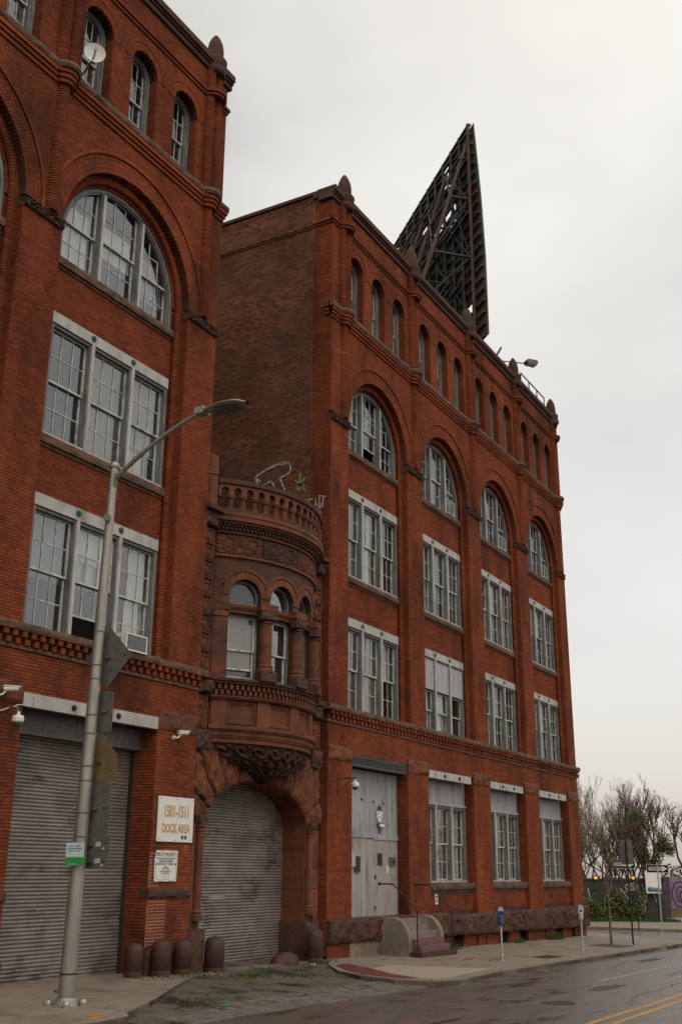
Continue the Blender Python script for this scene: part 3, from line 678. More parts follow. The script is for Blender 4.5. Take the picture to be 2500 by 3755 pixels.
    for z, h, p in ((19.84, .1, .045), (19.955, .1, .085), (20.07, .11, .125)):
        belt.box(x0-p, x1+p, F-p, F+.05, z, z+h)
        for x in cols: belt.lathe(x, F, [(0, z-.001), (.2+p, z-.001), (.2+p, z+h+.001), (0, z+h+.001)], 14, math.pi, 2*math.pi); belt.box(x-.2-p, x+.2+p, F-p-.06, F, z-.002, z+h+.002)
    for z, h, p in ((23.48, .075, .045), (23.58, .10, .085)):
        belt.box(x0-p, x1+p, F-p, F+.05, z, z+h)
        for x in cols: belt.lathe(x, F, [(0, z-.001), (.31+p, z-.001), (.31+p, z+h+.001), (0, z+h+.001)], 14, math.pi, 2*math.pi)
    belt.build('string_course', 'brick', bld)
    rock(st, x0-.17, x1+.17, 20.19, 20.36, F-.14, F+.05, .035, .12, x0)
    for x in cols: st.lathe(x, F, [(.36, 20.188), (.4, 20.27), (.37, 20.365), (0, 20.37)], 14, math.pi, 2*math.pi)
    st.build('belt_stone', 'sill', bld)
    n = max(1, round((x1-x0)/1.6))
    for i in range(n):
        a, b = x0+(x1-x0)*i/n+.006, x0+(x1-x0)*(i+1)/n-.006
        if i == 0: a -= .15
        if i == n-1: b += .15
        q = MB(); q.box(a, b, F-.07, F+.5, 24.42, 24.58); q.box(a, b, F-.12, F+.5, 24.58, 24.66); q.box(a, b, F-.18, F+.55, 24.66, 24.86); q.build('coping_stone', 'stone_d', bld)
    for x in cols:
        q = MB(); q.lathe(x, F-.0, [(.31, 24.34), (.345, 24.4), (.35, 24.5), (.32, 24.58), (.345, 24.7), (.365, 24.84), (.32, 24.92), (0, 24.97)], 18); q.build('pier_cap', 'stone_d', bld, smooth=False)
        q = MB(); q.lathe(x, F+.0, [(.235, 24.95), (.25, 25.08), (.245, 25.3), (.21, 25.5), (.14, 25.68), (.065, 25.8), (0, 25.87)], 12); q.build('pinnacle', 'stone_d', bld)
    # carved imposts
    edges = sorted([x0]+[c-hf for c in bays]+[c+hf for c in bays]+[x1])
    for a, b in zip(edges[::2], edges[1::2]):
        q = MB(); carved(q, a-.03, b+.04, 16.18, 16.44, F-.035, lambda u, v: .05*(math.sin(17*u+4*math.sin(19*v))*math.sin(23*v+3*math.sin(11*u)) > .05)+.045*noise.noise(Vector((u*9, v*9, a))), .022, back=.2); q.box(a-.05, b+.06, F-.05, F+.1, 16.44, 16.475)
        q.build('carved_impost', 'stone_d', bld)
    # dentil course over the ground floor
    q = MB(); rock(q, x0-.16, x1+.16, 6.93, 7.09, F-.15, F+.2, .03, .15, x0+3); q.box(x0-.05, x1+.05, F-.04, F+.1, 6.58, 6.655); q.build('belt_stone', 'sill', bld)
    dm = box_mesh(('dent', 1), 'dentil', 'brick', lambda q: q.box(-.062, .062, -.13, .05, 0, .115)); dm2 = box_mesh(('dent', 2), 'dentil', 'brick', lambda q: q.box(-.062, .062, -.085, .05, 0, .12))
    k = 0; x = x0+.07
    while x < x1:
        inst(dm, 'dentil', bld, (x, F, 6.81)); inst(dm2, 'dentil', bld, (x+.125, F, 6.665)); x += .25
    # pier stones under the ground floor beams
    ge = sorted([x0]+[g_[0] for g_ in ground]+[g_[1] for g_ in ground]+[x1])
    for a, b in zip(ge[::2], ge[1::2]):
        q = MB(); rock(q, a+.01, b-.01, 5.52, 5.95, F-.02, F+.3, .06, .07, a); q.build('pier_stone', 'stone', bld)
        q = MB(); q.box(a, b, F-.012, F+.05, 5.95, 6.0)
    # sills and windows
    for bi, c in enumerate(bays):
        sp = splits[bi]
        for zi, (a, b) in enumerate(rw):
            if a > 8:
                q = MB(); rock(q, c-hw-.06, c+hw+.06, a-.2, a-.01, -.09, .1, .03, .12, c+a); q.box(c-hw-.04, c+hw+.04, -.03, .05, a-.27, a-.2); q.build('sill', 'sill', bld)
            tri_window(bld, c, hw, a, b, split=sp, rosette=rosette, boarded=(len(bays) == 4 and bi == 1 and a < 8), open_mid=(.5 if len(bays) == 2 and bi == 1 and a < 8 else 0))
        q = MB(); rock(q, c-hw-.06, c+hw+.06, 15.6, 15.79, -.09, .1, .03, .12, c+1); q.box(c-hw-.04, c+hw+.04, -.03, .05, 15.53, 15.6); q.build('sill', 'sill', bld)
        aw = arch_window(bld, c, hw, 15.8, ZB['spring'], split=sp, glass='glass', lift=(.5 if len(bays) == 4 and bi == 0 else 0))
        if len(bays) == 4 and bi > 0:
            m = MB(); frame_box(m, c+hw*.42, c+hw*.86, 15.9, 16.5, -.0, .05, .05, .05); m.box(c+hw*.63, c+hw*.65, .0, .04, 15.95, 16.45); m.build('storm_frame', 'white', aw)
    for i, (c, r_) in enumerate(sm): arch_window(bld, c, r_-.01, 20.38, 22.42, y=-.06, split=False, cols=3 if len(bays) < 4 else 2, three=False, dress=(i % 3 == 0))
    # body: floors, roof, inner partition
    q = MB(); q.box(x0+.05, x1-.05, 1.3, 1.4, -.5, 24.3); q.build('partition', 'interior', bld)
    q = MB()
    for z in (6.85, 10.9, 15.2, 19.6, 23.9): q.box(x0+.05, x1-.05, F+.43 if z > 20 or z < 7 else .41, depth, z, z+.25)
    q.build('floor_slab', 'roof', bld)
    q = MB(); q.box(x0+.02, x1-.02, F+.1, F+.42, 24.3, 24.42); q.build('parapet_core', 'mortar', bld)


# left warehouse
left = empty('brick_warehouse', (-8.1, 0, 0), label='nearer brick warehouse with shuttered dock doors, a white dish and an air conditioner', cat='building')
def child_of(b):      # children are written in world coordinates
    for o in list(bpy.data.objects):
        if o.parent is b and 'placed' not in o: o.location = o.location-Vector(b.location); o['placed'] = 1
HFL, HWL = 2.35, 2.07
warehouse(left, -20.6, -8.1, [-17.55, -11.68], HFL, HWL, [(-19.6, -15.4, .42), (-13.8, -9.6, .42)], [-14.42, -8.76], 1.75, [False, True],
          lambda b: -9.6 < b[0] < -8.0 and 1.9 < b[2] < 5.4, 12, 'greenm')
# dock beams, lintel boxes and roller shutters
def dock(cx0, cx1):
    q = MB(); q.box(cx0-.02, cx1-.02, F-.03, F+.12, 5.49, 5.76); beam = q.build('header_beam', 'white', left)
    sp = (cx1-cx0)/3
    for s in (1, 2):
        rm = box_mesh(('ros', 'blackp'), 'rosette', 'blackp', lambda q: [q.tube((0, 0, 0), (0, -.03, 0), .065, .06, 14), q.tube((0, -.03, 0), (0, -.055, 0), .035, .02, 10)])
        inst(rm, 'rosette', beam, (cx0+sp*s, F-.03, 5.62))
    q = MB(); q.box(cx0-.05, cx1+.1, .12, .5, 5.03, 5.6); q.box(cx0-.05, cx1+.1, .10, .12, 5.03, 5.08); q.box((cx0+cx1)/2-.01, (cx0+cx1)/2+.01, .11, .12, 5.08, 5.6); q.build('shutter_housing', 'signback', left)
    q = MB(); P = []
    z = .12; k = 0
    prof = [(0, .0), (.2, .014), (.5, .02), (.8, .014), (1, 0)]
    while z < 5.05:
        for u, d in prof: P.append([(cx0-.02, .40-d, z+u*.068), (cx1+.06, .40-d, z+u*.068)])
        z += .075; P.append([(cx0-.02, .405, z-.001), (cx1+.06, .405, z-.001)])
    q.grid(P); sh = q.build('roller_shutter', 'shutter', left)
    q = MB(); q.box(cx0, cx1+.06, .36, .43, gz(cx0)+.0, .13); q.build('bottom_bar', 'dark', sh)
    for xr in (cx1-.03, cx0-.05): q = MB(); q.box(xr, xr+.08, .28, .37, .05, 5.03); q.build('shutter_rail', 'dark', left)
dock(-13.8, -9.6); dock(-19.6, -15.4)
drape(left, -10.75, -10.05, 11.5, 12.25, .3, 'curtain2', 'blind'); drape(left, -11.9, -11.2, 11.5, 14.0, .28, 'curtain')
# lower pier stonework and pale repointing
for (a, b) in ((-9.6, -8.1), (-15.4, -13.8)):
    q = MB(); rock(q, a-.02, b+.02, 1.83, 2.04, F-.03, F+.25, .05, .05, a); q.build('band_stone', 'stone_d', left)
    q = MB(); rock(q, a-.05, b+.03, -.1, .78, F-.07, F+.3, .05, .09, a+5); q.build('plinth_stone', 'stone_d', left)
q = MB(); q.box(-9.6, -8.95, F+.0035, F+.02, .82, 1.8); q.box(-9.6, -9.25, F+.0035, F+.02, 2.06, 2.8); q.build('repointed_mortar', 'mortar3', left)
q = MB()
q.T = None
for zz in (0,):
    for b in bricks(F+.1, .38, .8, 2.9, [], 0): pass
child_of(left)
brick_mesh('side_brickwork', bricks(F, 3.5, 7.0, 24.4, [], 0), 'brick2', None, T=lambda v: np.stack([-8.1+.012-v[:, 1], v[:, 0], v[:, 2]], 1))
sbw = bpy.data.objects['side_brickwork']; q = MB(); q.box(-8.45, -8.1, F+.43, 12, -.5, 24.42); sw = q.build('side_wall', 'mortar', None)
for o in (sbw, sw): o.parent = left; o.location = (8.1, 0, 0)

# right warehouse
right = empty('brick_warehouse', (9.7, 0, 0), label='farther four-bay brick warehouse carrying the tall sign frame on its roof', cat='building')
X0, X1 = -1.83, 21.3
gr = [(-.39, 3.39, .12), (4.97, 8.89, .1), (10.5, 14.3, .1), (15.95, 19.8, .1)]
warehouse(right, X0, X1, [1.495, 7.045, 12.595, 18.145], 2.155, 1.915, gr, [-1.05, 4.27, 9.82, 15.37, 20.75], 1.65, [True, True, False, False], None, 20, 'signback')
# ground floor windows under beadboard panels
for i, (a, b, _) in enumerate(gr):
    if i == 0: continue
    q = MB(); q.box(a+.0, b-.3, F-.03, F+.12, 5.475, 5.735); beam = q.build('header_beam', 'white', right)
    rm = box_mesh(('ros', 'blackp'), 'rosette', 'blackp', None)
    for s in (.34, .66): inst(rm, 'rosette', beam, (a+(b-a)*s-.05, F-.03, 5.60))
    x = a; k = 0
    while x < b-.01:
        wv = min(.19, b-x); q = MB(); q.box(x+.004, x+wv*.48, .04, .07, 4.74, 5.6); q.box(x+wv*.5, x+wv-.004, .04, .07, 4.74, 5.6); q.build('plank', 'plank', right); x += wv
    q = MB(); q.box(a, b, .068, .1, 4.72, 5.7); q.box(a, b, -.02, .09, 4.64, 4.73); q.build('trim_board', 'plank', right)
    wn = tri_window(right, (a+b)/2, (b-a)/2, 2.06, 4.64, y=.06, split=(i == 1), header=False, rows=2)
    q = MB(); rock(q, a-.03, b+.03, 1.83, 2.05, -.28, .2, .04, .1, a); q.box(a, b, -.2, .1, 1.74, 1.83); q.build('sill', 'sill', right)
    m = MB(); m.box(a, b, -.191, .2, .6, 1.75); m.build('apron_wall', 'mortar', right)
    brick_mesh('apron_brickwork', bricks(a, b, 1.1, 1.75, [], -.2), 'brick', right)
# entrance door of boards under a grille
a, b, _ = gr[0]
q = MB()
q.box(a, b-.16, F-.02, F+.25, 5.44, 5.48); q.box(a, b-.16, F-.02, F+.25, 5.70, 5.74); q.box(a, b-.16, F+.05, F+.1, 5.48, 5.70)
n = 72
for k in range(n+1): x = a+(b-.16-a)*k/n; q.box(x-.008, x+.008, F-.015, F+.05, 5.48, 5.70)
q.build('vent_grille', 'greygrille', right)
doorw = empty('door'); doorw.parent = right
x = a; k = 0; ws = [.42, .26, .3, .28, .36, .26, .33, .28, .31, .34, .3, .34]
for wv in ws:
    x2 = min(x+wv, b)
    if x2-x > .02: q = MB(); q.box(x+.006, x2-.006, .07+(.006 if k % 3 == 1 else 0), .11, 3.52, 5.42); q.build('plank', 'plank', doorw)
    x = x2; k += 1
q = MB(); q.box(a, b, .11, .15, 1.0, 5.45); q.build('door_backing', 'blackp', doorw)
q = MB(); q.box(a, b, .04, .11, 3.40, 3.52); q.box(1.7, b, .03, .06, 3.36, 3.43); q.build('door_rail', 'plank', doorw)
x = a
for k, wv in enumerate([.4, .3, .32, .3, .34]):
    q = MB(); q.box(x+.006, x+wv-.006, .07, .11, 1.12, 3.39); q.build('plank', 'plank2', doorw); x += wv
q = MB(); q.box(x+.01, 2.88, .06, .11, 1.12, 3.37); q.build('door_leaf', 'plank2', doorw); q = MB(); q.box(2.9, b, .065, .11, 1.12, 3.39); q.build('door_leaf', 'plank2', doorw)
q = MB(); q.box(1.98, 2.28, .045, .06, 2.6, 2.96); q.build('door_window', 'blackp', doorw)
for (x, z) in ((.2, 4.55), (.95, 4.55), (1.7, 4.52), (2.4, 4.5)):
    q = MB(); q.box(x-.02, x+.02, .05, .07, z-.05, z+.02); q.tube((x, .05, z), (x+.02, .0, z-.06), .01, .01, 5); q.build('hook', 'dark', doorw)
q = MB(); q.box(1.78, 1.83, .03, .06, 2.2, 2.32); q.box(1.78, 1.82, .03, .06, 1.3, 1.42); q.build('hinge', 'dark', doorw)
q = MB(); q.box(.1, .42, F-.0+.33, .07, 2.55, 2.95); q.build('meter_box', 'grey', doorw)
q = MB(); q.box(.5, .8, .02, .07, 2.4, 2.85); q.build('letter_box', 'dark', doorw)
# base course of rock faced stones, basement piers and windows
x = X0; k = 0; random.seed(11)
while x < X1-.1:
    l = min(random.uniform(1.0, 1.9), X1-x); 
    if X1-x-l < .4: l = X1-x
    ytop = F-.12 if x < 3.3 else F-.2
    q = MB(); rock(q, x+.008, x+l-.008, gz(x)+.52, 1.12 if x < 5 else 1.02, ytop, F+.3, .1, .07, x); q.build('plinth_stone', 'stone_d', right)
    x += l
q = MB(); x = X0
acc = []
while x < X1:
    a2 = x; b2 = min(x+1.15, X1)
    if 0.8 < x < 4: b2 = min(x+1.9, X1)
    q = MB(); q.box(a2, b2, F-.02, F+.3, gz(x)-.4, gz(x)+.53); q.build('basement_pier', 'mortar', right); acc += bricks(a2, b2, gz(x)-.1, gz(x)+.52, [], F-.035); x = b2+(.95 if x > 4.5 else 0)
brick_mesh('basement_brickwork', acc, 'brick', right)
q = MB(); q.box(X0, X1, F+.25, F+.35, -1, .7); q.build('basement_window', 'dark', right)
q = MB(); q.box(-.6, 1.1, F-.06, F+.1, gz(0)-.1, gz(0)+.5); q.tube((-.1, F-.05, gz(0)+.22), (-.1, F-.09, gz(0)+.22), .12, .12, 14); q.build('cement_patch', 'concrete', right)
# the street corner end wall and the side wall over the gap
q = MB(); q.box(X1-.4, X1-.01, F+.43, 20, -.9, 24.42); q.build('end_wall', 'mortar', right)
q = MB(); q.box(X0+.009, X0+.4, F+.43, 20, -.5, 24.42); q.box(X0+.009, X0+.3, F+.3, 20, 24.42, 24.78)
q.build('side_wall', 'mortar', right)
q = MB(); q.box(X0-.002, X0+.05, .4, 20, 10.9, 24.42); q.build('side_wall_core', 'mortar2', right)
yz = lambda v: np.stack([X0-.012+v[:, 1], v[:, 0], v[:, 2]], 1)
brick_mesh('return_brickwork', bricks(F, .40, .2, 24.42, [], 0), 'brick', right, T=yz)
sbk = bricks(.41, 8.0, 10.8, 24.75, [], .004, .012, .015)
alone = [b for b in sbk if 1.0 < b[0] < 3.4 and 15.2 < b[2] < 17.3 and b[1]-b[0] > .19][:300]; al = set(alone)
brick_mesh('side_brickwork', [b for b in sbk if b not in al], 'brick2', right, T=yz)
bm_ = MB(); bm_.box(0, .02, -.095, .095, -.026, .026); bme = bm_.mesh('brick', 'brick2')
for b in alone: inst(bme, 'brick', right, (X0-.008+random.uniform(-.004, .003), (b[0]+b[1])/2, (b[2]+b[3])/2))
q = MB(); q.box(X0-.04, X0+.3, .38, 8, 23.46, 23.53); q.box(X0-.02, X0+.3, .38, 8, 23.62, 23.7)
y = .42
while y < 8: q.box(X0-.075, X0+.2, y, y+.09, 23.535, 23.615); y += .13
q.build('corbel_course', 'brick2', right)
q = MB(); q.box(X0-.045, X0+.3, F, .38, 23.48, 23.555); q.box(X0-.085, X0+.3, F, .38, 23.58, 23.68); q.build('string_course', 'brick', right); q = MB(); q.box(X0-.125, X0+.2, F-.05, F+.25, 20.07, 20.18); q.box(X0-.085, X0+.2, F-.05, F+.25, 19.955, 20.055); q.box(X0-.17, X0+.1, F, F+.3, 20.19, 20.36); q.build('string_course', 'brick', right)
y = F
for yy in (.42, 1.9, 3.7, 5.5, 7.3, 9.1, 12, 15, 18):
    q = MB(); q.box(X0-.06, X0+.5, y+.006, yy-.006, 24.78 if y > 0 else 24.62, 24.9); q.build('coping_stone', 'stone_d', right); y = yy
q = MB(); q.lathe(0, 0, [(.075, 0), (.075, 11)], 10); 
# graffiti on the side wall
def strokes(name, lines, mat, r, parent, T, kind=None):
    q = MB()
    for l in lines:
        for a_, b_ in zip(l, l[1:]):
            a3, b3 = Vector((a_[0], 0, a_[1])), Vector((b_[0], 0, b_[1])); d = (b3-a3)
            if d.length < 1e-4: continue
            nn = Vector((-d.z, 0, d.x)).normalized()*r; e_ = d.normalized()*r*.6; a3 -= e_; b3 += e_
            q.add([tuple(a3+nn), tuple(b3+nn), tuple(b3-nn), tuple(a3-nn)], [(0, 1, 2, 3)])
    q.T = T; return q.build(name, mat, parent, kind=kind)
gT = lambda x, y, z: (X0-.02, x, z)
strokes('graffiti', [[(2.23, 14.31), (2.33, 14.36), (2.53, 14.65), (2.3, 14.78), (2.08, 14.86), (1.64, 14.98), (1.22, 14.98), (1.15, 14.85), (1.13, 14.64), (1.3, 14.54), (1.53, 14.49), (1.47, 14.3), (1.38, 14.13), (1.2, 13.78)], [(2.23, 14.31), (2.05, 14.38), (1.87, 14.44), (1.74, 14.22), (1.63, 14.03), (1.53, 14.0)], [(2.3, 14.5), (2.5, 14.64)], [(1.2, 14.95), (1.62, 14.95)]], 'chalk', .03, right, gT)
strokes('graffiti', [[(0.77, 14.52), (0.78, 13.92)], [(0.93, 14.28), (0.65, 14.04)], [(0.59, 14.31), (0.9, 14.01)], [(0.86, 13.95), (0.77, 14.16), (0.57, 13.88)]], 'chalkg', .03, right, gT)
strokes('graffiti', [[(0.93, 13.56), (0.77, 13.49), (0.89, 13.37), (0.69, 13.31)], [(0.68, 13.58), (0.65, 13.3)], [(0.54, 13.6), (0.55, 13.25)], [(0.67, 13.43), (0.54, 13.42)], [(0.29, 13.54), (0.43, 13.58), (0.4, 13.4), (0.27, 13.33), (0.3, 13.18), (0.44, 13.23)], [(0.18, 13.54), (0.19, 13.17)], [(0.04, 13.58), (0.07, 13.17)], [(0.18, 13.35), (0.05, 13.36)], [(0.06, 13.63), (-0.19, 13.56)], [(-0.1, 13.58), (-0.08, 13.22)], [(0.0, 13.37), (-0.0, 13.2)], [(0.34, 13.09), (0.19, 13.12), (-0.02, 13.08)]], 'chalk', .018, right, gT)
child_of(right)

# ------------------------------------------------------------------ brownstone gatehouse with the bowed bay
link_b = empty('brownstone_gatehouse', (-5.08, 0, 0), label='brownstone gatehouse with bowed balcony bay wedged between the two brick warehouses', cat='building')
XC, YC, RB = -5.08, 2.2, 3.4
bend = lambda s, y, z: (XC+(RB-y)*math.sin(s/RB), YC-(RB-y)*math.cos(s/RB), z)
YS = -.2
SH, SP_, RISE = 2.37, 3.5, 1.12
m = MB(); wall_strips(m, -8.1, -2.08, -.4, 5.5, [o_arch(XC, SH+.03, -1, SP_, RISE+.03)], YS+.03, .55, dz=.04)
m.box(-8.1, -2.08, YS+.04, .3, 5.5, 7.0); m.box(-8.1, -7.4, YS+.04, .3, 7.0, 11.05); m.box(-2.75, -2.08, YS+.04, .3, 7.0, 11.05); m.build('wall', 'stone_d', link_b)
m = MB(); m.box(-2.08, -1.84, .05, .3, -.4, 12); m.build('groove_wall', 'mortar', link_b)
brick_mesh('groove_brickwork', bricks(-2.07, -1.85, .3, 11.4, [], .04), 'brick', link_b)
q = MB(); gcol(q, -2.0, .0, .07, .4, 11.2, 10, 0, 2*math.pi); q.build('roll_moulding', 'brick', link_b, smooth=True)
# voussoirs
def ell(a): return Vector((XC+SH*math.cos(a), SP_+RISE*math.sin(a)))
def outer(a):
    p = ell(a); d = Vector((math.cos(a)*1.0, math.sin(a)*1.75+.25)).normalized(); t = 9
    if d.y > 1e-3: t = min(t, (5.46-p.y)/d.y)
    if d.x > 1e-3: t = min(t, (-2.1-p.x)/d.x)
    if d.x < -1e-3: t = min(t, (-8.08-p.x)/d.x)
    return p+d*t
nV = 11
for k in range(nV):
    a0, a1 = math.pi*k/nV+.006, math.pi*(k+1)/nV-.006; P = []
    ni, nj = 16, 22
    for i in range(ni+1):
        a = a0+(a1-a0)*i/ni; p, o_ = ell(a), outer(a); row = []
        for j in range(nj+1):
            c = p.lerp(o_, j/nj); ed = min(1, min(i, ni-i)/1.3, min(j, nj-j)/1.3)
            d = .07+.11*noise.noise(Vector((c.x*1.6, c.y*1.6, k)))+.09*noise.noise(Vector((c.x*7, c.y*2.5, k+4)))+.05*noise.noise(Vector((c.x*15, c.y*5, k+4)))
            row.append((c.x, YS-ed*max(d, 0), c.y))
        P.append(row)
    q = MB(); q.grid(P)
    sf = [[(ell(a0+(a1-a0)*i/ni).x, y, ell(a0+(a1-a0)*i/ni).y) for y in (YS, .1, .62)] for i in range(ni+1)]; q.grid(sf)
    q.build('voussoir_stone', 'stone', link_b)
# corner joints beneath the carved strips and jamb blocks
for s, xa, xb in ((-1, -8.09, XC-SH), (1, XC+SH, -2.09)):
    z = -.1
    for h, pr, mt, am in ((.62, .07, 'stone_d', .1), (.58, .07, 'stone_d', .1), (.36, .0, 'stone', .02), (.5, .0, 'stone', .035), (.52, .0, 'stone', .03), (.5, 0, 'stone', .035), (.52, 0, 'stone', .03)):
        q = MB()
        if pr: rock(q, xa-(.1 if s > 0 else 0), xb+(.12 if s < 0 else 0), z, z+h, YS-.06, .6, am, .1, z+s)
        else:
            x_in, x_out = (xa+.35, xb) if s > 0 else (xb-.35, xa)
            rock(q, min(x_in, x_out), max(x_in, x_out), z+.006, z+h-.006, YS-.01, .1, am, .07, z+s)
            q.box(min(xa if s > 0 else xb-.35, xa+.35 if s > 0 else xb), max(xa+.35 if s > 0 else xb-.35, xb if s < 0 else xa), YS+.06, .62, z+.005, z+h-.005)
        q.build('jamb_stone', mt, link_b); z += h
    xc_ = XC+s*(SH+.17)
    q = MB(); q.lathe(xc_, YS+.0, [(.15, 1.3), (.15, 1.42), (.12, 1.45), (.135, 1.5), (.1, 1.54), (.1, 3.3), (.13, 3.33), (.1, 3.36), (.14, 3.42), (.16, 3.5)], 14); q.build('jamb_column', 'stone', link_b, smooth=False)
    q = MB(); rock(q, xc_-.17, xc_+.17, 3.5, 3.68, YS-.13, .1, .05, .03, xc_); q.build('jamb_capital', 'stone_d', link_b)
# shutter
q = MB(); P = []; z = .14
while z < 4.75:
    for u, d in [(0, .0), (.2, .014), (.5, .02), (.8, .014), (1, 0)]: P.append([(XC-SH-.1, .60-d, z+u*.068), (XC+SH+.1, .60-d, z+u*.068)])
    z += .075; P.append([(XC-SH-.1, .605, z-.001), (XC+SH+.1, .605, z-.001)])
q.grid(P); sh = q.build('roller_shutter', 'shutter', link_b)
q = MB(); q.box(XC-SH, XC+SH, .55, .62, .13, .2); q.build('bottom_bar', 'yellow', sh)
q = MB(); q.box(XC-1.0, XC-.3, .575, .58, 1.72, 1.86); q.build('sticker', 'metal', sh)
# carved ornament
def orn(P, W):
    def h(u, v):
        c = (u % P)-P/2; d = math.hypot(c, v-W/2)/W
        if d < .22: return .03+.012*math.cos(d*9)
        if d < .27: return .004
        if d < .33: return .034
        a = math.sin(22*u+5*math.sin(11*v))*math.sin(19*v+4*math.sin(13*u)); return .03 if a > .12 else .004
    return h
def orn_v(P, W):
    f = orn(P, W); return lambda u, v: f(v, u)
for xa, xb in ((-8.08, -7.56), (-2.62, -2.10)):
    W = xb-xa
    k = 0
    for z0_ in [7.14+.47*i for i in range(8)]:
        q = MB(); carved(q, xa, xb, z0_+.006, z0_+.464, YS, (lambda u, v: orn(.47, .47)(v, u-.025)), .022); q.box(xa-.0, xa+.04, YS-.035, YS+.05, z0_, z0_+.465); q.box(xb-.04, xb, YS-.035, YS+.05, z0_, z0_+.465)
        q.build('carved_panel', 'stone', link_b); k += 1
    q = MB(); carved(q, xa, xb, 5.72, 6.56, YS, lambda u, v: orn(.42, .42)(v, u-.04), .022); q.box(xa, xa+.05, YS-.03, YS+.05, 5.7, 6.58); q.box(xb-.05, xb, YS-.03, YS+.05, 5.7, 6.58); q.build('carved_panel', 'stone', link_b)
    q = MB(); rock(q, xa-.02, xb+.02, 5.2, 5.7, YS-.09, .1, .09, .035, xa); q.build('carved_corbel', 'stone_d', link_b)
    q = MB(); rock(q, xa-.02, xb+.02, 6.6, 6.95, YS-.12, .1, .07, .035, xa+2); rock(q, xa-.06, xb+.03, 6.95, 7.1, YS-.2, .1, .02, .1, xa); q.build('carved_corbel', 'stone_d', link_b)
    q = MB(); rock(q, xa-.02, xb+.02, 10.92, 11.3, YS-.12, .1, .07, .035, xa+7); q.box(xa-.1, xb+.1, YS-.3, .1, 11.3, 11.42); q.build('carved_corbel', 'stone_d', link_b)
# bay: base mouldings, panels, sill course
SE = RB*R(45)
def bb_(q, s0, s1, y0, y1, z0, z1): q.box(s0, s1, y0, y1, z0, z1, max(1, int((s1-s0)/.14)))
for i in range(4):
    s0, s1 = -SE+2*SE*i/4+.004, -SE+2*SE*(i+1)/4-.004
    q = MB(bend)
    for z, h, y in ((5.44, .12, .04), (5.56, .05, .0), (5.61, .11, -.03), (5.72, .04, -.07), (5.76, .1, -.1)): bb_(q, s0, s1, y, .4, z, z+h)
    q.build('base_moulding', 'stone', link_b)
    q = MB(bend); bb_(q, s0, s1, -.13, .4, 6.88, 7.02); bb_(q, s0, s1, -.18, .4, 6.95, 7.0); q.build('sill_stone', 'stone_d', link_b)
q = MB(bend); bb_(q, -SE, SE, .05, .4, 5.86, 6.9); q.build('bay_wall', 'stone', link_b)
for i in range(5):
    sc_ = (-2.42, -1.18, 0, 1.18, 2.42)[i]; hw_ = .2
    q = MB(bend); bb_(q, sc_-hw_, sc_+hw_, -.03, .1, 5.87, 6.5); q.build('pilaster', 'stone', link_b)
for i in range(4):
    sc_ = (-1.8, -.59, .59, 1.8)[i]; hw_ = .4
    for k, (d, y) in enumerate(((0, .0), (.045, .02))):
        q = MB(bend); a, b, z0_, z1_ = sc_-hw_+d, sc_+hw_-d, 5.9+d, 6.47-d
        bb_(q, a, b, y, .1, z0_, z0_+.04); bb_(q, a, b, y, .1, z1_-.04, z1_); q.box(a, a+.04, y, .1, z0_+.04, z1_-.04); q.box(b-.04, b, y, .1, z0_+.04, z1_-.04); q.build('panel_frame', 'stone', link_b)
q = MB(bend); bb_(q, -SE, SE, -.09, .1, 6.5, 6.54); bb_(q, -SE, SE, -.12, .1, 6.54, 6.58); q.build('roll_moulding', 'stone', link_b)
ds = -SE+.05; k = 0
dmB = lambda: None
while ds < SE:
    for (so_, z0_, y0_) in ((0, 6.74, -.1), (.075, 6.605, -.07)):
        q = MB(bend); q.box(ds+so_, ds+so_+.075, y0_, .06, z0_, z0_+.12); q.build('dentil', 'stone', link_b)
    ds += .15
# corbel under the bay
q = MB(); P = []; ni, nj = 90, 34
for j in range(nj+1):
    v = j/nj; f = (1-v**1.7)*.98+.02; z = 5.44-.86*v; row = []
    for i in range(ni+1):
        th = R(-44+88*i/ni); x, y = 3.28*math.sin(th), (YC-3.28*math.cos(th))
        x2, y2 = XC+x*f, YS+(y-YS)*f**.8
        n_ = Vector((math.sin(th)*1.2, -1, -.7)).normalized()
        h = .0
        cx_, cz_ = (i/ni*9), v*2.6; uu, vv = (cx_ % 1)-.5, (cz_ % 1)-.5; dd = math.hypot(uu, vv); aa = math.atan2(vv, uu)
        h = .045*math.sin(dd*16+aa*1.0)+.05*noise.noise(Vector((cx_*2.3, cz_*2.3, 2)))
        e = min(1, j/2, (nj-j)/3+.3)
        row.append((x2+n_.x*h*e, y2+n_.y*h*e, z+n_.z*h*e))
    P.append(row)
q.grid(P); q.build('carved_pendant', 'stone_d', link_b)
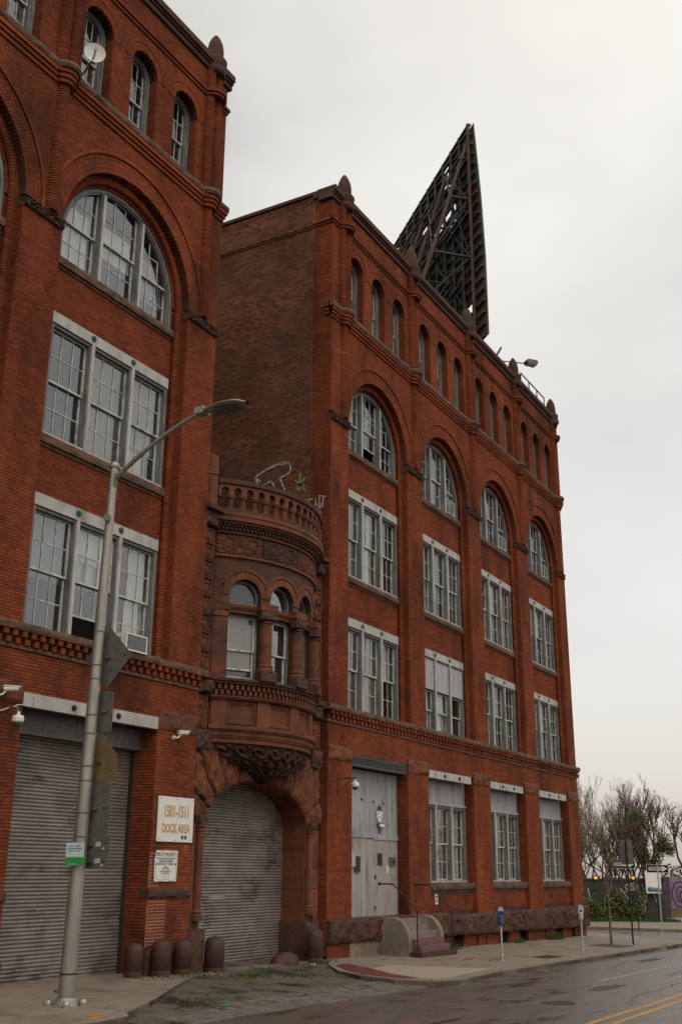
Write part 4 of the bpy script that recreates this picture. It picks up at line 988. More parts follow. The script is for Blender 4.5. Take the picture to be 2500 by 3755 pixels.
# window storey
AS = [-1.81, -.593, .593, 1.81]; HI = .45
m = MB(bend); wall_strips(m, -SE, SE, 7.0, 10.24, [o_arch(s, HI, 6.9, 9.2) for s in AS], .015, .3, dz=.04, seg=.15); m.build('bay_wall', 'stone_d', link_b)
for (a, b) in [(-SE, AS[0]-HI), (AS[0]+HI, AS[1]-HI), (AS[1]+HI, AS[2]-HI), (AS[2]+HI, AS[3]-HI), (AS[3]+HI, SE)]:
    z = 7.02; k = 0
    for h in (.16, .44, .5, .5, .14, .23, .2):
        q = MB(bend); pr = -.03 if k in (4, 5, 0) else 0.0
        if k == 5: rock(q, a-.02, b+.02, z+.004, z+h-.004, -.03, .1, .05, .035, a)
        else: bb_(q, a, b, pr, .1, z+.004, z+h-.004)
        q.build('pier_stone', 'stone_d' if k == 5 else 'stone', link_b); z += h; k += 1
for i, s in enumerate(AS):
    nst = 9
    for k in range(nst):
        q = MB(bend); ring(q, s, 9.2, HI, HI+.2, -.02-.004*(i % 2), .02, math.pi*k/nst, math.pi*(k+1)/nst, 2, .0)
        q.v = [(x+(.0), y, z) for x, y, z in q.v]; q.build('arch_stone', 'stone', link_b, label=None)
    q = MB(bend); ring(q, s, 9.2, HI+.205, HI+.275, -.045-.004*(i % 2), .02, R(24), R(156), 24, 0); q.build('hood_mould', 'stone', link_b)
m = MB(bend); q = MB(bend)
for s in AS: bb_(q, s-HI, s+HI, .02, .24, 8.74, 8.80); bb_(q, s-HI, s+HI, -.0, .24, 8.88, 8.97)
q.build('transom', 'stone', link_b)
for s in AS:
    q = MB(bend); x = s-HI
    while x < s+HI-.03: q.box(x, x+.028, .01, .2, 8.81, 8.875); x += .045
    q.build('transom_beading', 'stone_d', link_b, kind='stuff')
for i, s in enumerate(AS):
    th = s/RB; rr = RB-.2; wl = (XC+rr*math.sin(th), YC-rr*math.cos(th), 0)
    mb = MB(); frame_box(mb, -HI, HI, 7.02, 8.74, -.02, .1, .06, .06); ring(mb, 0, 9.2, HI-.075, HI+.0, -.02, .1, 0, math.pi, 20); mb.box(-HI, HI, -.02, .1, 8.97, 9.04); mb.box(-HI, -HI+.06, -.02, .1, 9.04, 9.2); mb.box(HI-.06, HI, -.02, .1, 9.04, 9.2)
    win = mb.build('window', 'wood', link_b, loc=wl); win.rotation_euler = (0, 0, th)
    light(win, -HI+.06, HI-.06, 7.08, 8.68, .02, True, None, 1, 1, .45, 'glass', None, dress=False)
    q = MB(); q.prism(clip_convex(arch_poly(0, HI-.07, 9.03, 9.2, 20), [(-9, 9.03), (9, 9.03), (9, 12), (-9, 12)]), .04, .045); q.build('pane', 'glass', win)
    if i in (0, 1): drape(win, -HI+.07, HI-(.07 if i == 0 else .5), 7.3 if i == 0 else 7.1, 8.66, .13, 'curtain', 'blind')
    if i == 0: q = MB(); q.box(-HI+.05, HI-.12, -.03, .02, 7.28, 7.33); q.build('sash_rail', 'sash', win)
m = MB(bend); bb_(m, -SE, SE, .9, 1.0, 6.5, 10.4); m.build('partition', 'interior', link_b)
# columns
for s in (-1.2, 0, 1.2):
    th = s/RB; rr = RB+.05; cx, cy = XC+rr*math.sin(th), YC-rr*math.cos(th)
    q = MB(bend); bb_(q, s-.24, s+.24, -.26, .05, 7.0, 7.25); q.build('column_pedestal', 'stone_d', link_b)
    q = MB(); q.lathe(cx, cy, [(.23, 7.25), (.23, 7.31), (.19, 7.35), (.21, 7.4), (.165, 7.45), (.165, 7.95), (.158, 7.955), (.165, 7.965), (.155, 8.5), (.19, 8.53), (.155, 8.57)], 18); q.build('column_shaft', 'stone', link_b, smooth=False)
    q = MB(bend); rock(q, s-.24, s+.24, 8.6, 8.84, -.2, .0, .045, .03, s); q.build('column_capital', 'stone_d', link_b)
    q = MB(bend); bb_(q, s-.27, s+.27, -.22, .0, 8.84, 9.02); q.build('column_abacus', 'stone', link_b)
# frieze, cornice, balustrade
q = MB(bend); bb_(q, -SE, SE, -.05, .3, 10.2, 10.27); bb_(q, -SE, SE, -.05, .3, 10.84, 10.9); bb_(q, -SE, SE, .05, .3, 10.27, 10.84); q.build('frieze_border', 'stone', link_b)
for i in range(4):
    q = MB(bend); s0 = -SE+2*SE*i/4; carved(q, s0+.005, s0+SE/2-.005, 10.275, 10.835, .0, orn(SE/4, .56), .022); q.build('frieze_panel', 'stone_d' if i == 1 else 'stone', link_b)
s = -SE; k = 0
q = MB(bend)
while s < SE-.05: q.box(s+.015, s+.075, -.12, .0, 10.92, 11.0); q.box(s+.06, s+.12, -.16, .0, 11.005, 11.07); s += .11
q.build('cornice_beading', 'stone_d', link_b, kind='stuff')
q = MB(bend)
for z, h, y in ((10.9, .17, -.04), (11.07, .06, -.2), (11.13, .09, -.26), (11.22, .06, -.22), (11.28, .1, -.24)): bb_(q, -SE-.1, SE+.1, y, .6, z, z+h)
q.build('cornice', 'stone', link_b)
for i in range(5):
    s0, s1 = -SE+2*SE*i/5+.004, -SE+2*SE*(i+1)/5-.004; q = MB(bend); bb_(q, s0, s1, -.2, .1, 11.36, 11.48); q.build('balustrade_base', 'stone_d', link_b)
    q = MB(bend); bb_(q, s0, s1, -.2, .1, 12.17, 12.3); q.build('rail_stone', 'stone_d', link_b)
nb = 16; ops = [o_arch(-SE+2*SE*(i+.5)/nb, .1, 11.5, 11.98) for i in range(nb)]
m = MB(bend); wall_strips(m, -SE, SE, 11.82, 12.17, ops, -.14, .04, dz=.02, seg=.12); m.build('arcade', 'stone', link_b)
for i in range(nb+1):
    s = -SE+2*SE*i/nb; th = s/RB; rr = RB+.05; cx, cy = XC+rr*math.sin(th), YC-rr*math.cos(th)
    if i in (0, nb): continue
    q = MB(); q.lathe(cx, cy, [(.1, 11.48), (.1, 11.52), (.075, 11.55), (.068, 11.76), (.1, 11.79), (.115, 11.86), (.1, 11.92)], 10); q.build('baluster', 'stone', link_b)
for sx in (-1, 1):
    x = XC+sx*2.68
    q = MB(); q.lathe(x, -.15, [(.26, 11.36), (.26, 11.46), (.2, 11.5), (.2, 12.3), (.235, 12.34), (.2, 12.38), (.2, 12.86), (.1, 12.92), (0, 12.93)], 18); q.build('balustrade_post', 'stone', link_b)
q = MB(); q.box(-8.09, -1.84, .1, 7.5, 10.9, 11.1); q.build('terrace', 'roof', link_b)
q = MB(); q.box(-8.09, -1.85, 7.4, 7.6, 0, 12.5); q.build('rear_wall', 'mortar', link_b)
child_of(link_b)

# ------------------------------------------------------------------ things
def thing(name, label, cat, loc=(0, 0, 0), rz=0, group=None):
    return empty(name, loc, rz, label=label, cat=cat, group=group)
def text(body, size, parent, loc, mat='ink', rot=(R(90), 0, 0), name='lettering', sx=1.0, align='CENTER', ext=.0015, shear=0, bold=0):
    cu = bpy.data.curves.new(name, 'FONT'); cu.body = body; cu.size = size; cu.extrude = ext; cu.align_x = align; cu.align_y = 'CENTER'; cu.shear = shear; cu.offset = bold
    cu.resolution_u = 4; cu.materials.append(MT[mat]); tmp = bpy.data.objects.new('tmp', cu); COL.objects.link(tmp); me = bpy.data.meshes.new_from_object(tmp, depsgraph=None) if False else tmp.to_mesh().copy(); me.name = name; tmp.to_mesh_clear(); bpy.data.objects.remove(tmp); o = bpy.data.objects.new(name, me); o.location = loc; o.rotation_euler = rot; o.scale = (sx, 1, 1); return link(o, parent)

# ---- street lamp and what is fixed to it
PB, PT = Vector((-14.5, -2.73, .2)), Vector((-14.5, -2.90, 9.83))
lamp = thing('street_lamp', 'tall tapered steel street lamp with curved arm in the foreground', 'street lamp', PB)
def lp(v): return Vector(v)-PB
q = MB(); n = 12
for i in range(n):
    a = i/n; b = (i+1)/n; q.tube(lp(PB.lerp(PT, a)), lp(PB.lerp(PT, b)), .142-.068*a, .142-.068*b, 20, caps=False)
q.build('pole', 'metal', lamp, smooth=True)
q = MB(); q.lathe(0, 0, [(.25, 0), (.25, .05), (.22, .07), (.19, .16), (.16, .2)], 20)
for a, b in ((.2, .2), (-.2, .2), (.2, -.2), (-.2, -.2)): q.lathe(a, b, [(.075, .0), (.075, .12), (.055, .17), (0, .18)], 10)
q.box(-.26, .26, -.26, .26, -.02, .03); q.build('base', 'metal', lamp)
for z in (.75, 2.95, 3.35, 3.9, 4.15, 4.72, 5.05, 5.7, 5.95, 6.57):
    t = (z-PB.z)/(PT.z-PB.z); c = PB.lerp(PT, t); r = .142-.068*t+.004; q = MB(); q.tube(lp(c), lp(c+Vector((0, 0, .03))), r, r, 20); q.build('strap', 'signback' if z > 1 else 'dark', lamp)
q = MB(); q.lathe(PT.x-PB.x, PT.y-PB.y, [(.1, PT.z-PB.z-.02), (.105, PT.z-PB.z+.02), (.09, PT.z-PB.z+.07), (.04, PT.z-PB.z+.11), (0, PT.z-PB.z+.12)], 16); q.build('pole_cap', 'metal', lamp)
arm = [(-14.5, -2.9, 9.55), (-14.5, -3.1, 9.70), (-14.5, -3.45, 9.92), (-14.5, -3.85, 10.14), (-14.5, -4.2, 10.31), (-14.5, -4.5, 10.43), (-14.5, -4.75, 10.51), (-14.5, -5.0, 10.56)]
q = MB()
for k, (a, b) in enumerate(zip(arm, arm[1:])): q.tube(lp(a), lp(b), .052-.003*k, .049-.003*k, 12, caps=False)
q.build('arm', 'metal', lamp, smooth=True)
q = MB(); q.tube(lp((-14.5, -2.93, 9.42)), lp((-14.5, -2.93, 9.68)), .06, .06, 10); q.tube(lp((-14.62, -2.93, 8.75)), lp((-14.67, -2.97, 8.75)), .07, .07, 12); q.build('bracket', 'signback', lamp)
hd = MB(); P = []
for j in range(13):
    v = j/12; y = -4.9-1.08*v; wv = .11 if v < .2 else .11+.15*math.sin(min(1, (v-.22)/.45)*math.pi/2)
    if v > .78: wv *= math.sqrt(max(.0, 1-((v-.78)/.23)**2))
    zc = 10.58-.06*v; P.append([(-14.5+wv*math.cos(t), y, zc+(.045 if math.sin(t) > 0 else .05)*math.sin(t)*(1 if v < .95 else .5)) for t in [2*math.pi*k/16 for k in range(17)]])
hd.grid([[tuple(lp(p)) for p in r] for r in P]); hd.build('lamp_head', 'metal', lamp, smooth=True)
q = MB(); q.box(-.11, .11, -2.33, -2.12, 10.30, 10.43); q.build('driver_box', 'metal', lamp)
q = MB(); q.box(-.13, .13, -3.1, -2.55, 10.27, 10.285); q.build('lens', 'signback', lamp)

def back_sign(name, label, cat, pts, x, mat='signback', holes=(), group='bare sign backs strapped to the street lamp', tilt=0):
    cy = sum(p[0] for p in pts)/len(pts); cz = sum(p[1] for p in pts)/len(pts)
    t = thing(name, label, cat, (x, cy, cz), tilt, group); q = MB(); n = len(pts)
    vs = [(0, y-cy, z-cz) for y, z in pts]+[(.006, y-cy, z-cz) for y, z in pts]
    q.add(vs, [tuple(range(n)), tuple(range(2*n-1, n-1, -1))]+[(i, i+n, (i+1) % n+n, (i+1) % n) for i in range(n)]); q.build('plate', mat, t)
    for y, z in holes:
        q = MB(); q.tube((-.002, y-cy, z-cz), (.001, y-cy, z-cz), .02, .02, 10); q.build('bolt_hole', 'blackp', t)
    q = MB(); q.box(-.04, 0, -.05, .05, -.02, .02); q.build('clip', 'signback', t)
    return t
def rr(y0, y1, z0, z1, r=.05):
    o = []
    for cy, cz, a0 in ((y1-r, z1-r, 0), (y0+r, z1-r, 90), (y0+r, z0+r, 180), (y1-r, z0+r, 270)):
        for k in range(4): a = R(a0+30*k); o.append((cy+r*math.cos(a), cz+r*math.sin(a)))
    return o
xs = -14.34
def diamond(cy, cz, h):
    o = []
    for a in (90, 180, 270, 0):
        c = (cy+h*.9*math.cos(R(a)), cz+h*.9*math.sin(R(a)))
        for d in (-45, 0, 45): o.append((c[0]+h*.09*math.cos(R(a+d)), c[1]+h*.09*math.sin(R(a+d))))
    return o
back_sign('diamond_sign', 'back of a grey diamond road sign, topmost on the street lamp', 'road sign', diamond(-2.97, 6.13, .54), xs, holes=[(-3.36, 6.13), (-2.97, 5.7)])
back_sign('plate_sign', 'narrow upright sign back between the diamond and five-sided signs', 'road sign', rr(-3.16, -2.78, 4.78, 5.5), xs, holes=[(-3.04, 5.14)])
back_sign('school_sign', 'faded ochre five-sided sign back halfway up the lamp', 'road sign', [(-3.33, 3.9), (-3.33, 4.36), (-2.95, 4.75), (-2.56, 4.36), (-2.56, 3.9)], xs, 'ochre', holes=[(-3.2, 4.1)])
back_sign('plate_sign', 'tall dark sign back directly below the ochre five-sided one', 'road sign', rr(-3.24, -2.62, 3.0, 3.88), xs, holes=[(-3.12, 3.45)])
for (a, b, lb, hz) in ((2.70, 2.98, 'small grey sign back with torn stickers, upper of two by the flyer', 2.86), (2.44, 2.685, 'small grey sign back with stickers, lowest on the street lamp', 2.55)):
    t = back_sign('plate_sign', lb, 'road sign', rr(-3.3, -2.48, a, b, .04), xs, holes=[(-3.2, hz)])
    q = MB(); q.box(-.003, -.001, -.22, -.1, -.03, .05); q.box(-.003, -.001, -.3, -.24, -.08, -.05); q.build('sticker', 'chalk', t)
fl = thing('flyer_board', 'pale blue and green printed flyer tied to the lamp', 'flyer', (-14.70, -2.86, 2.675), R(-62))
q = MB(); q.box(-.155, .155, -.004, .004, -.06, .19); q.build('sheet', 'palegreen', fl)
q = MB(); q.box(-.155, .155, -.006, .003, -.19, -.06)
x = -.155
while x < .145: q.add([(x, -.006, -.062), (x+.014, -.006, -.062), (x+.007, -.006, -.03-.02*random.random())], [(0, 1, 2)]); x += .011
q.build('grass_print', 'green', fl)
q = MB()
for z, ws_ in ((.135, ((-.12, -.03), (0, .08))), (.095, ((-.13, -.06), (-.045, -.005), (.01, .11))), (.055, ((-.12, -.05), (-.035, -.01), (.01, .08)))):
    for a, b in ws_:
        x = a
        while x < b: q.box(x, x+.009, -.0065, -.004, z-.009, z+.009); x += .013
q.build('lettering', 'blue', fl, kind='stuff'); q = MB(); q.box(-.10, .04, -.0075, -.005, -.165, -.155); q.build('caption', 'chalk', fl)

# ---- dock signs
t = thing('dock_sign', 'white painted board reading 1501-1511 dock area in gold', 'sign', (-8.80, F-.03, 3.53))
q = MB(); q.box(-.655, .655, -.012, .012, -.495, .495); q.build('board', 'signwhite', t)
text('1501-1511', .36, t, (.02, -.014, .16), 'gold', sx=.62, bold=.012, name='number_lettering'); text('DOCK AREA', .27, t, (.02, -.014, -.21), 'gold', sx=.68, bold=.009)
for x, z in ((-.6, .45), (0, .46), (.6, .44), (-.6, -.44), (0, -.46), (.6, -.44)):
    q = MB(); q.tube((x, -.012, z), (x, -.018, z), .012, .012, 8); q.build('screw', 'rust', t)
q = MB(); q.box(.22, .31, -.014, -.012, -.43, -.35); q.box(.34, .43, -.014, -.012, -.43, -.35); q.build('sticker', 'greygrille', t)
t = thing('private_property_sign', 'small white sign headed private property with towing notice', 'sign', (-9.06, F-.03, 2.515))
q = MB(); q.prism([(-.40, -.33), (.385, -.33), (.40, .0), (.40, .33), (-.36, .33), (-.41, .12)][::1], -.006, .006); q.build('plate', 'signwhite', t)
text('PRIVATE PROPERTY', .115, t, (.0, -.0075, .235), 'ink', sx=.72, shear=.15)
for i, (s_, z_) in enumerate((('UNAUTHORIZED AND NON PERMITTED', .16), ('VEHICLES WILL BE TOWED AT', .122), ('OWNERS RISK AND EXPENSE TO', .085))): text(s_, .043, t, (0, -.0075, z_), 'greygrille', sx=.86)
text('GREENWOOD TOWING, INC.', .068, t, (0, -.0075, .035), 'ink', sx=.86)
for i, (s_, z_) in enumerate((('AVENUE', -.03), ('CALL 24 HOURS', -.065), ('TOWING MAXIMUM FEE', -.12), ('24 HOURS A DAY', -.16))): text(s_, .043, t, (-.02, -.0075, z_), 'greygrille', sx=.86)
q = MB()
for sgn in (1, -1):
    for k in range(24):
        u = k/24; x = -.36+.72*u; z = sgn*(.295-.018*math.cos(u*4*math.pi)); q.box(x, x+.031, -.0078, -.006, z-.003, z+.003)
q.box(-.365, -.358, -.0078, -.006, -.28, .28); q.box(.358, .365, -.0078, -.006, -.28, .28); q.build('border', 'greygrille', t)
q = MB()
for k in range(40):
    u = k/40; q.box(-.15+.3*u, -.142+.3*u, -.0078, -.006, -.235+.03*math.sin(u*34), -.228+.03*math.sin(u*34))
q.build('signature', 'greygrille', t, kind='stuff')

# ---- cameras
def bullet(label, loc, rz, lx=.28):
    t = thing('security_camera', label, 'security camera', loc, rz, 'security cameras'); q = MB()
    q.tube((0, 0, 0), (0, -lx, .02), .05, .055, 14); q.box(-.06, .06, -lx-.04, 0, .04, .062); q.build('housing', 'plastic', t)
    q = MB(); q.tube((0, -lx-.012, .02), (0, -lx, .02), .04, .04, 12); q.build('lens', 'blackp', t)
    q = MB(); q.path([(0, -.05, -.05), (0, .02, -.12), (0, .14, -.12)], .018, 8); q.tube((0, .13, -.12), (0, .16, -.12), .05, .05, 12); q.build('bracket', 'plastic', t); return t
bullet('white bullet camera high on the left dock pier', (-14.5, -.52, 5.72), R(55))
bullet('white bullet camera above the dock area sign', (-9.0, -.5, 5.47), R(75), .26)
def dome(label, loc):
    t = thing('security_camera', label, 'security camera', loc, 0, 'security cameras'); q = MB()
    q.lathe(0, 0, [(.0, .12), (.03, .115), (.035, .05), (.1, .04), (.115, 0), (.115, -.07), (.1, -.09), (0, -.09)], 16); q.build('housing', 'plastic', t)
    q = MB(); q.lathe(0, 0, [(.085, -.09), (.08, -.13), (.055, -.165), (0, -.18)], 14); q.build('dome', 'greygrille', t, smooth=True)
    return t
t = dome('white dome camera on wires beside the left dock door', (-14.15, -.62, 5.2))
q = MB(); q.path([(0, 0, .1), (.0, .05, .2), (-.05, .27, .2)], .02, 7); q.build('bracket', 'signback', t)
q = MB(); q.path([(-.05, .22, .2), (-.25, .2, .12), (-.5, .22, .16), (-.9, .24, .1)], .01, 5); q.path([(0, .2, .2), (.15, .2, .28), (.3, .22, .3)], .01, 5); q.build('cable', 'plastic', t)
t = dome('white dome camera on an iron bracket left of the door', (-1.25, -.93, 4.82))
q = MB(); q.tube((0, .58, .17), (0, -.02, .17), .018, .018, 8); q.tube((0, .56, .2), (0, .56, -.3), .018, .018, 8); q.tube((0, .05, .17), (0, .56, -.2), .014, .014, 8); q.tube((0, 0, .18), (0, 0, .1), .02, .02, 8); q.build('bracket', 'rust', t)
# ---- dish and air conditioner
t = thing('satellite_dish', 'white satellite dish fixed beside the topmost arched window', 'satellite dish', (-14.05, -.62, 20.40))
nd = Vector((-.62, -.74, -.1)).normalized(); a = nd.orthogonal().normalized(); b = nd.cross(a); cc = Vector((-.12, -.38, .38)); P = []
for i in range(8):
    r = .25*i/7; P.append([tuple(cc+(a*math.cos(2*math.pi*k/28)+b*math.sin(2*math.pi*k/28))*r-nd*(.05*(1-(i/7)**2))) for k in range(29)])
q = MB(); q.grid(P); q.grid([[tuple(Vector(p)-nd*.012) for p in r] for r in P][::-1]); q.build('reflector', 'plastic', t, smooth=True)
q = MB(); q.tube(cc-nd*.05, cc+nd*.12, .022, .022, 8); q.tube(cc+nd*.1, cc+nd*.16, .04, .04, 8); q.build('feed_horn', 'grey', t)
q = MB(); q.path([(0, .25, -.03), (0, .05, .05), tuple(cc+Vector((0, .06, -.2))), tuple(cc-nd*.08)], .024, 8); q.build('mast', 'signback', t)
t = thing('air_conditioner', 'white window air conditioner jutting from the lower left window', 'air conditioner', (-10.72, -.27, 7.27))
q = MB(); frame_box(q, -.36, .36, -.2, .2, -.26, -.22, .03, .03); q.box(-.36, .36, -.22, .3, .185, .2); q.box(-.36, .36, -.22, .3, -.2, -.185); q.box(-.36, -.345, -.22, .3, -.185, .185); q.box(.345, .36, -.22, .3, -.185, .185); q.build('case', 'plastic', t)
q = MB(); q.box(-.33, .33, -.245, -.23, -.17, .17)
q.build('grille_back', 'greygrille', t)
for k in range(9): q = MB(); z = -.16+.04*k; q.box(-.33, .33, -.252, -.246, z-.005, z+.005); q.build('slat', 'grey', t)
for k in range(5): q = MB(); z = -.12+.05*k; q.box(-.366, -.361, -.1, .12, z, z+.025); q.build('side_louvre', 'greygrille', t)

# ---- bollards and guard stones
def bollard(x, y, h, r, label):
    t = thing('bollard', label, 'bollard', (x, y, z_apron(x, y) if x > -8.3 else z_walk(x, y)), 0, 'round topped brown iron bollards')
    q = MB(); q.lathe(0, 0, [(r, -.1), (r, h-r*1.0), (r*.97, h-r*.7), (r*.86, h-r*.42), (r*.62, h-r*.17), (r*.3, h-.02), (0, h)], 20); q.build('post', 'bollard', t, smooth=True)
    q = MB(); q.lathe(0, 0, [(r+.006, -.02), (r+.004, .1), (r-.002, .14)], 20); q.build('rust_collar', 'bollard', t); return t
bollard(-10.02, -.42, .68, .19, 'brown bollard tucked beside the dock shutter, leftmost of four')
bollard(-9.42, -.66, .76, .21, 'brown bollard directly under the private property sign')
bollard(-8.66, -.66, .74, .2, 'brown bollard at the right edge of the brick pier')
bollard(-7.55, -.72, .80, .23, 'brown bollard at the left side of the arched gateway')
bollard(-2.98, -.66, .86, .23, 'brown bollard at the right side of the arched gateway')
for x, y, sx, sz, lb in ((-4.05, -.42, .55, .36, 'low rounded brown guard stone inside the arch at right'), (-7.95, -.35, .34, 1.0, 'tall rounded guard stone at the left foot of the arch')):
    t = thing('guard_stone', lb, 'guard stone', (x, y, .08)); P = []
    for j in range(9):
        v = j/8; rad = math.sqrt(max(0, 1-(v*.98)**2.6)); P.append([(sx*rad*math.cos(2*math.pi*k/18)*(1+.06*noise.noise(Vector((k, v*3, x)))), .3*rad*math.sin(2*math.pi*k/18), sz*v*1.02) for k in range(19)])
    q = MB(); q.grid(P); q.build('stone', 'bollard' if sz < .5 else 'stone_d', t, smooth=True)

# ---- stoop and hand rails
gs = z_walk(2.4, -1)
st = thing('stoop', 'concrete stoop with curved cheek walls and faded red steps', 'stoop', (2.45, -.35, gs))
for x in (-1.25, 1.0):
    pts = [(0, -.1), (0, 1.09)]+[(-.42-.6*math.sin(R(a)), .45+.64*math.cos(R(a))) for a in range(0, 91, 9)]+[(-1.02, -.1)]
    q = MB(); n = len(pts); q.add([(x, p[0], p[1]) for p in pts]+[(x+.25, p[0], p[1]) for p in pts], [tuple(range(n-1, -1, -1)), tuple(range(n, 2*n))]+[(i, (i+1) % n, (i+1) % n+n, i+n) for i in range(n)]); q.build('cheek_wall', 'concrete', st)
hgt = (1.06-gs+.0)
for k, (y0, z, mt) in enumerate(((-.12, 1.0, 'concrete'), (-.38, .83, 'concrete'), (-.64, .66, 'concrete'), (-.86, .47, 'pink'), (-1.06, .29, 'pink'))):
    q = MB(); q.box(-1.0, 1.0, y0-.26, .3, z-.19, z); q.build('step', mt, st)
q = MB(); q.box(-1.2, 1.35, -1.42, -.9, -.06, .13); q.build('step', 'bollard', st, label='wide dark bottom step')
q = MB(); q.box(-2.9, -1.26, -.05, .35, -.2, .62); q.build('side_block', 'concrete', st)
for x, lb, x2 in ((1.28, 'thin black iron handrail left of the stoop steps', .0), (3.78, 'thin black iron handrail right of the stoop steps', 0)):
    t = thing('handrail', lb, 'handrail', (x, -1.62, z_walk(x, -1.62)), 0, 'iron handrails at the stoop')
    h1, h2 = 1.28, 2.02
    q = MB(); q.path([(0, 0, -.02), (0, 0, h1), (0, .78, h2), (0, 1.25, h2)], .021, 8); q.build('rail', 'blackp', t)
    q = MB(); q.tube((0, 1.22, h2), (0, 1.27, h2), .05, .05, 10); q.tube((0, 0, -.01), (0, 0, .02), .05, .05, 10); q.build('flange', 'blackp', t)
# stickers on the door and a sign on the wall
t = thing('warning_sticker', 'oval red and white warning notice high on the boarded door', 'notice', (2.1, .045, 4.15))
q = MB(); q.prism([(.17*math.cos(R(a)), .26*math.sin(R(a))) for a in range(0, 360, 20)], -.004, .004); q.build('plate', 'signwhite', t)
q = MB(); q.prism([(.172*math.cos(R(a)), .262*math.sin(R(a))) for a in range(20, 161, 10)], -.008, -.004); q.build('red_band', 'redpaint', t)
text('O', .12, t, (-.05, -.008, .0), 'ink', name='symbol'); q = MB(); q.box(-.09, .09, -.007, -.005, -.1, -.085); q.box(-.07, .07, -.007, -.005, -.15, -.14); q.build('print', 'ink', t)
t = thing('wall_light', 'small boxed light fitting above the number 1501', 'light fitting', (2.15, .0, 3.80)); q = MB(); q.box(-.17, .17, -.0, .07, -.07, .07); q.build('back_box', 'greygrille', t); q = MB(); q.box(-.13, .15, -.03, .0, -.05, .045); q.build('diffuser', 'plastic', t)
t = thing('house_number', 'black painted house number 1501 on the boarded door', 'house number', (2.15, .062, 3.61)); text('1501', .21, t, (0, 0, 0), 'ink', sx=.6)
t = thing('entry_panel', 'steel entry panel with buttons right of the door window', 'entry panel', (2.95, .045, 2.72)); q = MB(); q.box(-.2, .2, -.02, .02, -.12, .13); q.build('plate', 'signback', t)
q = MB(); q.tube((.08, -.02, 0), (.08, -.035, 0), .05, .05, 12); q.tube((-.1, -.02, 0), (-.1, -.035, 0), .03, .03, 10); q.build('button', 'blackp', t)
t = thing('posted_notice', 'cream paper notice taped beside the door window', 'notice', (2.62, .045, 2.48)); q = MB(); q.box(-.08, .08, -.003, .003, -.12, .12); q.build('sheet', 'curtain2', t)
t = thing('posted_notice', 'small white printed notice below the first ground floor window', 'notice', (5.72, -.205, 1.55)); q = MB(); q.box(-.1, .1, -.005, .005, -.17, .17); q.build('sheet', 'signwhite', t); q = MB(); q.box(-.06, .06, -.008, -.005, .03, .1); q.box(-.06, .05, -.008, -.005, -.1, -.02); q.build('print', 'ink', t)
# white storm frames in three arched windows
for c_, lb in ((7.045, 'second'), (12.595, 'third'), (18.145, 'fourth')):
    pass

# ---- parking meters
def meter(x, y, label, low):
    t = thing('parking_meter', label, 'parking meter', (x, y, z_walk(x, y)), R(-60), 'parking meters along the kerb')
    q = MB(); q.tube((0, 0, -.02), (0, 0, 1.0), .03, .03, 12); q.tube((0, 0, -.01), (0, 0, .02), .07, .07, 12); q.build('post', 'grey', t)
    q = MB(); q.lathe(0, 0, [(.045, .96), (.06, 1.0), (.085, 1.05), (.09, 1.2), (.075, 1.24)], 14); q.build('coin_vault', low, t, smooth=False)
    q = MB(); q.prism([(-.09, 1.23), (.09, 1.23), (.1, 1.36), (.085, 1.43), (.045, 1.49), (0, 1.51), (-.045, 1.49), (-.085, 1.43), (-.1, 1.36)], -.06, .06); q.build('meter_head', low if low == 'grey' else 'blue', t)
    q = MB(); q.prism([(-.09, 1.37), (.09, 1.37), (.075, 1.43), (.04, 1.475), (0, 1.49), (-.04, 1.475), (-.075, 1.43)], -.066, .066); q.build('window_dome', 'grey', t)
    q = MB(); q.box(-.045, .045, -.068, -.06, 1.28, 1.33); q.build('coin_slot', 'blackp', t)
    return t
meter(2.61, -3.71, 'parking meter with blue body and grey top by the kerb', 'blue'); meter(10.11, -3.74, 'all grey parking meter farther along the kerb', 'grey')

# ---- street signs
def one_way(parent, loc, rz, wd=.92, ht=.31):
    s = empty('one_way_panel'); s.parent = parent; s.location = loc; s.rotation_euler = (0, 0, rz)
    return s
def ow_sign(label, loc, rz, group):
    t = thing('one_way_sign', label, 'street sign', loc, rz, group); w_, h_ = .47, .17
    q = MB(); q.box(-w_, w_, -.004, .004, -h_, h_); q.build('plate', 'signwhite', t); q = MB(); q.box(-w_+.012, w_-.012, -.0055, -.004, -h_+.012, h_-.012); q.build('face', 'blackp', t)
    q = MB(); q.prism([(-.38, -.075), (.2, -.075), (.2, -.13), (.42, 0), (.2, .13), (.2, .075), (-.38, .075)], -.0075, -.0055); q.build('arrow', 'signwhite', t)
    text('ONE WAY', .15, t, (-.08, -.0085, 0), 'blackp', sx=.8, bold=.003); return t
vx = R(-77)
t = thing('sign_post', 'grey steel post carrying the nearer-kerb one way sign at right', 'sign post', (21.76, -3.64, z_walk(21.76, -3.64)))
q = MB(); q.box(-.03, .03, -.03, -.02, -.05, 3.25); q.box(-.03, -.022, -.02, .02, -.05, 3.25); q.box(.022, .03, -.02, .02, -.05, 3.25); q.build('post', 'grey', t); t.rotation_euler.z = vx
ow_sign('black one way sign with white arrow on the grey post', (21.81, -3.63, 2.60), vx, 'one way signs')
t = thing('sign_post', 'slim black sign post between the young tree and grey post', 'sign post', (16.15, -3.86, z_walk(16.15, -3.86)), vx)
q = MB(); q.tube((0, 0, -.05), (0, 0, 3.95), .035, .03, 10); q.build('post', 'blackp', t)
t = thing('sign_board', 'tall blank back of a dark sign on the black post', 'street sign', (16.24, -3.84, 3.22), vx)
q = MB(); q.box(-.24, .24, -.005, .005, -.47, .47); q.build('plate', 'signback', t); q = MB(); q.box(-.03, .03, -.03, -.006, -.4, .4); q.build('rail', 'dark', t)
